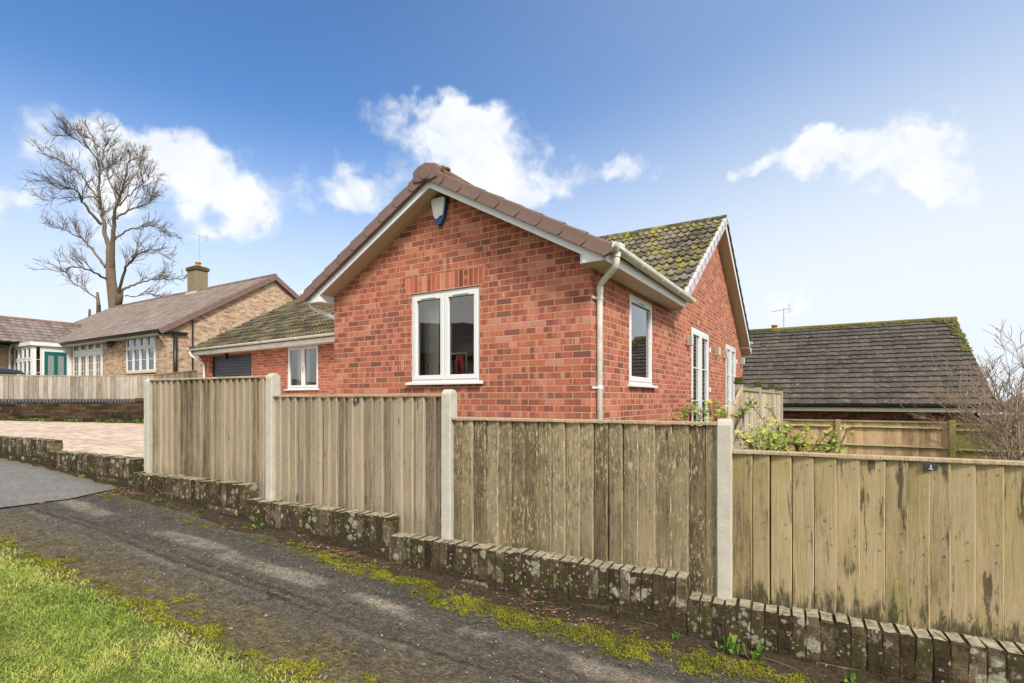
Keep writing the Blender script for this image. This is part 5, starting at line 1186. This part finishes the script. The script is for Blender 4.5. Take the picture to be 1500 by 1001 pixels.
rose('rose_bush', 'wider yellow-green rose bush spilling over the olive fence panel', (b2.x, 3.9, -1.1),
 [(1100,650,3.75,.05,16,.75),(1115,634,3.8,.06,20,.7),(1132,640,3.8,.06,22,.5),(1150,632,3.85,.05,16,.45),(1165,645,3.8,.05,14,.4),(1120,652,3.7,.06,22,.45),(1145,653,3.7,.06,22,.55),(1090,640,3.8,.04,10,.8),(1138,622,3.9,.04,9,.85),(1180,632,3.85,.03,7,.75),(1175,650,3.8,.045,12,.6),(1195,655,3.75,.04,9,.5),(1218,645,3.7,.035,10,.35),(1216,656,3.65,.04,12,.35),(1222,630,3.7,.02,3,.9),(1103,597,4.0,.02,3,.9),(1128,600,4.0,.02,2,.8),(1240,628,3.7,.02,3,.9)], 4, .048)
# ------------------------------------------------------------------ grass, moss, weeds, litter, twigs (nobody could count them)
rng = np.random.default_rng(5)
def vnoise(x, y, sc_, seed=0):
    x = np.asarray(x)*sc_+seed*17.3; y = np.asarray(y)*sc_+seed*5.1
    xi = np.floor(x).astype(int); yi = np.floor(y).astype(int); fx = x-xi; fy = y-yi; fx = fx*fx*(3-2*fx); fy = fy*fy*(3-2*fy)
    def h(a, b): v = np.sin(a*127.1+b*311.7+seed*7.7)*43758.5453; return v-np.floor(v)
    return (h(xi,yi)*(1-fx)+h(xi+1,yi)*fx)*(1-fy)+(h(xi,yi+1)*(1-fx)+h(xi+1,yi+1)*fx)*fy
def fnoise(x, y, sc_, seed=0): return (vnoise(x,y,sc_,seed)*.5+vnoise(x,y,sc_*2.1,seed+1)*.3+vnoise(x,y,sc_*4.3,seed+2)*.2)
def blades(name, mat, s, n, h, wd, rid, zoff=0.0, lean=.5, label=None, cat=None):
    N = len(s); zoff = zoff+lanebump(s, np.minimum(n, 1.75)); px = P0.x+dF.x*s-nB.x*n; py = P0.y+dF.y*s-nB.y*n; pz = gzn(s)+zoff
    a = rng.uniform(0, 2*PI, N); l = h*rng.uniform(0, lean, N)*2; b = a+rng.normal(0, .6, N)
    wx, wy = -np.sin(b)*wd/2, np.cos(b)*wd/2; lx, ly = np.cos(a)*l, np.sin(a)*l
    V = np.zeros((N, 5, 3), np.float32)
    V[:,0] = np.stack([px-wx, py-wy, pz], 1); V[:,1] = np.stack([px+wx, py+wy, pz], 1)
    V[:,2] = np.stack([px+wx*.7+lx*.35, py+wy*.7+ly*.35, pz+h*.6], 1); V[:,3] = np.stack([px-wx*.7+lx*.35, py-wy*.7+ly*.35, pz+h*.6], 1)
    V[:,4] = np.stack([px+lx, py+ly, pz+h], 1)
    me = D.meshes.new(name); me.vertices.add(N*5); me.vertices.foreach_set('co', V.ravel())
    base_ = (np.arange(N)*5)[:,None]; q = (base_+np.array([[0,1,2,3]])).ravel(); t = (base_+np.array([[3,2,4]])).ravel()
    me.loops.add(N*7); me.loops.foreach_set('vertex_index', np.concatenate([q, t]).astype(np.int32)); me.polygons.add(N*2)
    me.polygons.foreach_set('loop_start', np.concatenate([np.arange(N)*4, N*4+np.arange(N)*3]).astype(np.int32))
    me.update(calc_edges=True)
    at_ = me.attributes.new('rid', 'FLOAT', 'FACE'); at_.data.foreach_set('value', np.concatenate([rid, rid]).astype(np.float32))
    me.materials.append(mat); o = D.objects.new(name, me); sc.collection.objects.link(o); tag(o, label, cat, kind='stuff'); return o
# grass on the verge: dense where the photograph sees it
def edge_n(s): return 1.66+.10*(fnoise(s, 0*s, 1.6, 3)-.5)*2+.07*(vnoise(s, 0*s, 7, 4)-.5)
s = np.concatenate([rng.uniform(-.5, 6.2, 230000), rng.uniform(-10, 12, 40000)]); n = np.concatenate([1.50+rng.random(230000)**1.1*1.75, 1.50+rng.random(40000)*3.4])
pr_n = sstep_ = np.clip((n-edge_n(s)+.07+.14*(fnoise(s, n, 13, 50)-.5))/.20, 0, 1); keep = rng.random(len(s)) < pr_n*(.35+.9*fnoise(s, n, 5, 8)); s, n, e_ = s[keep], n[keep], pr_n[keep]
cl_ = fnoise(s, n, 3.2, 11); cl2 = vnoise(s, n, 11, 12)
blades('grass', grass_m, s, n, (.006+.014*cl2+.012*rng.random(len(s))**2)*(.5+.5*e_), .0032+.002*rng.random(len(s)), np.clip(-.12+1.35*cl_+rng.normal(0,.24,len(s))+.05*(1-e_)+.15*np.clip(1-(n-1.7)/.3, 0, 1)*vnoise(s,n,6,40), 0, 1), .026, 1.5, 'bright patchy grass along the near edge of the path', 'grass')
# moss: lines of cushions near the wall foot, film at the grass edge
def mossfield(s, n):
    d1 = np.exp(-((n-.40-.05*np.sin(s*1.7))/.17)**2)*np.interp(s, [2.6,3.0,3.6,4.2,5.4,5.65,5.75,6.1,7,9], [.45,.8,1.0,1.15,1.2,.9,1.05,.9,.5,.4])
    d2_ = np.exp(-((n-.25)/.07)**2)*np.interp(s, [-6,.2,.6,1.2,2,3,4,9], [.1,.2,.62,.5,.45,.5,.3,.3])
    d3 = np.clip((n-1.05)/.5, 0, 1)*.62*np.exp(-np.clip(n-1.75, 0, 9)/.1)+.35*np.exp(-((n-1.58)/.06)**2)
    return np.maximum(np.maximum(d1, d2_), d3)
s = rng.uniform(-3, 8, 700000); n = rng.uniform(.16, 1.85, 700000)
f_ = mossfield(s, n); nz_ = fnoise(s, n, 17, 21)*.7+fnoise(s, n, 5, 25)*.3
keep = nz_ > (.80-.42*f_); s, n, nz_, f_ = s[keep], n[keep], nz_[keep], f_[keep]
print('moss blades', len(s))
hh = np.clip((nz_-(.80-.42*f_))*.06, .003, .009)
blades('moss', moss_blade, s, n, hh*rng.uniform(.6,1.2,len(s)), .0045+.003*rng.random(len(s)), np.clip(vnoise(s,n,9,31)*.55+rng.random(len(s))*.35+(np.clip((hh-.006)*18, 0, .35)), 0, 1), .008, .8, 'yellow-green moss in cushions beside the wall and along the path', 'moss')
# weeds at the wall foot and under the retaining wall
def weeds(name, spots, lab, mat=weed_m, seed=2):
    random.seed(seed); mb = MB()
    for x, y, z, r_, n_, h_ in spots:
        for k in range(n_):
            a = random.uniform(0, 2*PI); q = random.uniform(.3,1)*r_; b = Vector((x+random.gauss(0,r_*.3), y+random.gauss(0,r_*.3), z)); tip = b+Vector((math.cos(a)*q, math.sin(a)*q, h_*random.uniform(.3,1)))
            s_ = Vector((-math.sin(a), math.cos(a), 0))*random.uniform(.006,.014)*(1+r_*4); m_ = b.lerp(tip,.6)+Vector((0,0,h_*.25)); i = [mb.pt(v) for v in (b, m_+s_, tip, m_-s_)]; mb.idx(i, rid=random.random())
    o = mb.build(name, mat, uv=False); return tag(o, lab, 'weeds', kind='stuff')
sp = []
for k in range(46):
    x = random.uniform(-1.5, RL); p = R0+Rd*x-Rn*random.uniform(.03,.12); sp.append((p.x, p.y, drive_z(p.x,p.y), random.uniform(.04,.13), random.randint(10,30), random.uniform(.05,.14)))
weeds('drive_edge_weeds', sp, 'small green weeds along the foot of the dark retaining wall', seed=3)
sp = []
for s_, n_, r_, k_, h_ in ((5.83,.22,.07,16,.11),(5.95,.20,.06,10,.08),(5.55,.21,.03,8,.07),(2.0,.20,.05,16,.05),(1.2,.22,.05,10,.04),(.6,.24,.06,16,.04),(3.35,.22,.04,8,.05),(4.7,.20,.03,6,.05),(6.4,.21,.05,8,.07),(-1,.2,.05,8,.05)):
    v = SN(s_, n_); sp.append((v.x, v.y, v.z, r_, k_, h_))
weeds('wall_foot_weeds', sp, 'a few grassy weeds at the foot of the low mossy wall', seed=6)
random.seed(9); mb = MB()
for k in range(520):
    s_ = random.choice([random.gauss(-.05,.16), random.gauss(3.0,.3), random.uniform(-3,7.5), random.gauss(4.9,.3)]); n_ = .19+abs(random.gauss(0,.07)) if random.random() < .8 else random.uniform(.2,1.6)
    v = SN(s_, n_)+Vector((0,0,.006+random.uniform(0,.012))); L = random.uniform(.010,.034); a = random.uniform(0, PI); d = Vector((math.cos(a), math.sin(a), random.uniform(-.2,.3))); e = Vector((-math.sin(a), math.cos(a), random.uniform(-.2,.2)))
    mb.face([v, v+d*L*.5+e*L*.28+Vector((0,0,.004)), v+d*L, v+d*L*.5-e*L*.28], rid=random.random()**1.3)
o = mb.build('leaf_litter', litter_m, uv=False); tag(o, 'dry reddish leaf litter along the wall foot', 'leaf litter', kind='stuff')
mb = MB()
for k in range(26):
    s_ = random.choice([random.gauss(-.02,.15), random.gauss(3.0,.25), random.uniform(5.6,7.3), random.uniform(4.3,5.3)]); n_ = .2+abs(random.gauss(0,.06)); v = SN(s_, n_); a = FRZ+random.gauss(0,.5); L = random.uniform(.08,.34); P = []
    for q in range(6): P.append(v+Vector((math.cos(a)*L*q/5, math.sin(a)*L*q/5, .012+.02*math.sin(q*.6)+random.uniform(0,.008)-L*q/5*.07))); a += random.gauss(0,.2)
    limb(mb, P, random.uniform(.002,.004), .0012, 5)
o = mb.build('fallen_twigs', stem_m, uv=False); tag(o, 'thin fallen twigs lying along the wall foot', 'twigs', kind='stuff')
mb = MB()
for k in range(260):
    s_ = random.uniform(-.5, 7.5); n_ = random.uniform(.2, 1.65); v = SN(s_, n_)+Vector((0,0,.006)); r_ = random.uniform(.0015,.0042)
    mb.box(v-Vector((r_,r_*.8,r_*.6)), v+Vector((r_,r_,r_*.7)), rid=random.random())
o = mb.build('loose_grit', plain('pale_grit', (.34,.31,.27), .9, .5, 60), uv=False); tag(o, 'loose pale grit scattered over the old tarmac', 'grit', kind='stuff')
# ------------------------------------------------------------------ far trees on the skyline
random.seed(77); mb = MB()
for k in range(420):
    x = random.uniform(-260, 420); y = 330+random.uniform(-20,60); r_ = random.uniform(5,11); z = -14+random.uniform(0,5)
    mb.tube([(x,y,z-4),(x+random.gauss(0,1),y,z+r_*.4),(x,y,z+r_*.9)], [r_*.8,r_,r_*.35], 7, rid=random.random())
o = mb.build('distant_trees', plain('distant_foliage', (.12,.13,.10), .95, .3, .2), uv=False); tag(o, 'grey-green line of trees on the far skyline', 'trees', kind='stuff')

# ------------------------------------------------------------------ the house across the lane, seen only as a reflection in the panes
opp = thing('opposite_house', 'brick house across the lane with white windows, reflected in the gable window', 'house', (-15.5, 1.6, -1.3), math.radians(-70.7))
mb = MB(); ow = [(-6.2,1.0,-4.2,2.3),(-2.6,1.0,-.6,2.3),(1.4,1.0,3.2,2.3)]
wall_mesh(mb, [(-8,-1),(5,-1),(5,3.3),(-8,3.3)], ow, lambda x, z: Vector((x,0,z)), .12, (0,-1,0))
mb.face([(-8,0,-1),(-8,-7,-1),(-8,-7,3.3),(-8,0,3.3)]); mb.face([(5,0,-1),(5,-7,-1),(5,-7,3.3),(5,0,3.3)]); mb.face([(-8,-7,-1),(5,-7,-1),(5,-7,3.3),(-8,-7,3.3)]); mb.build('wall', brick_brown, opp)
mb = MB(); mb.prism([(-8.4,.5,3.2),(-8.4,-3.5,5.0),(-8.4,-7.5,3.2)], (13.8,0,0)); mb.build('roof', tile_dark, opp)
for a, b, c, d in ow: window(opp, Vector((a,0,b)), (1,0,0), (0,1,0), c-a, d-b, 3, .07, .06, .05, transom=(d-b)*.7, inset=.02, gl=glass_dark, sill=False)
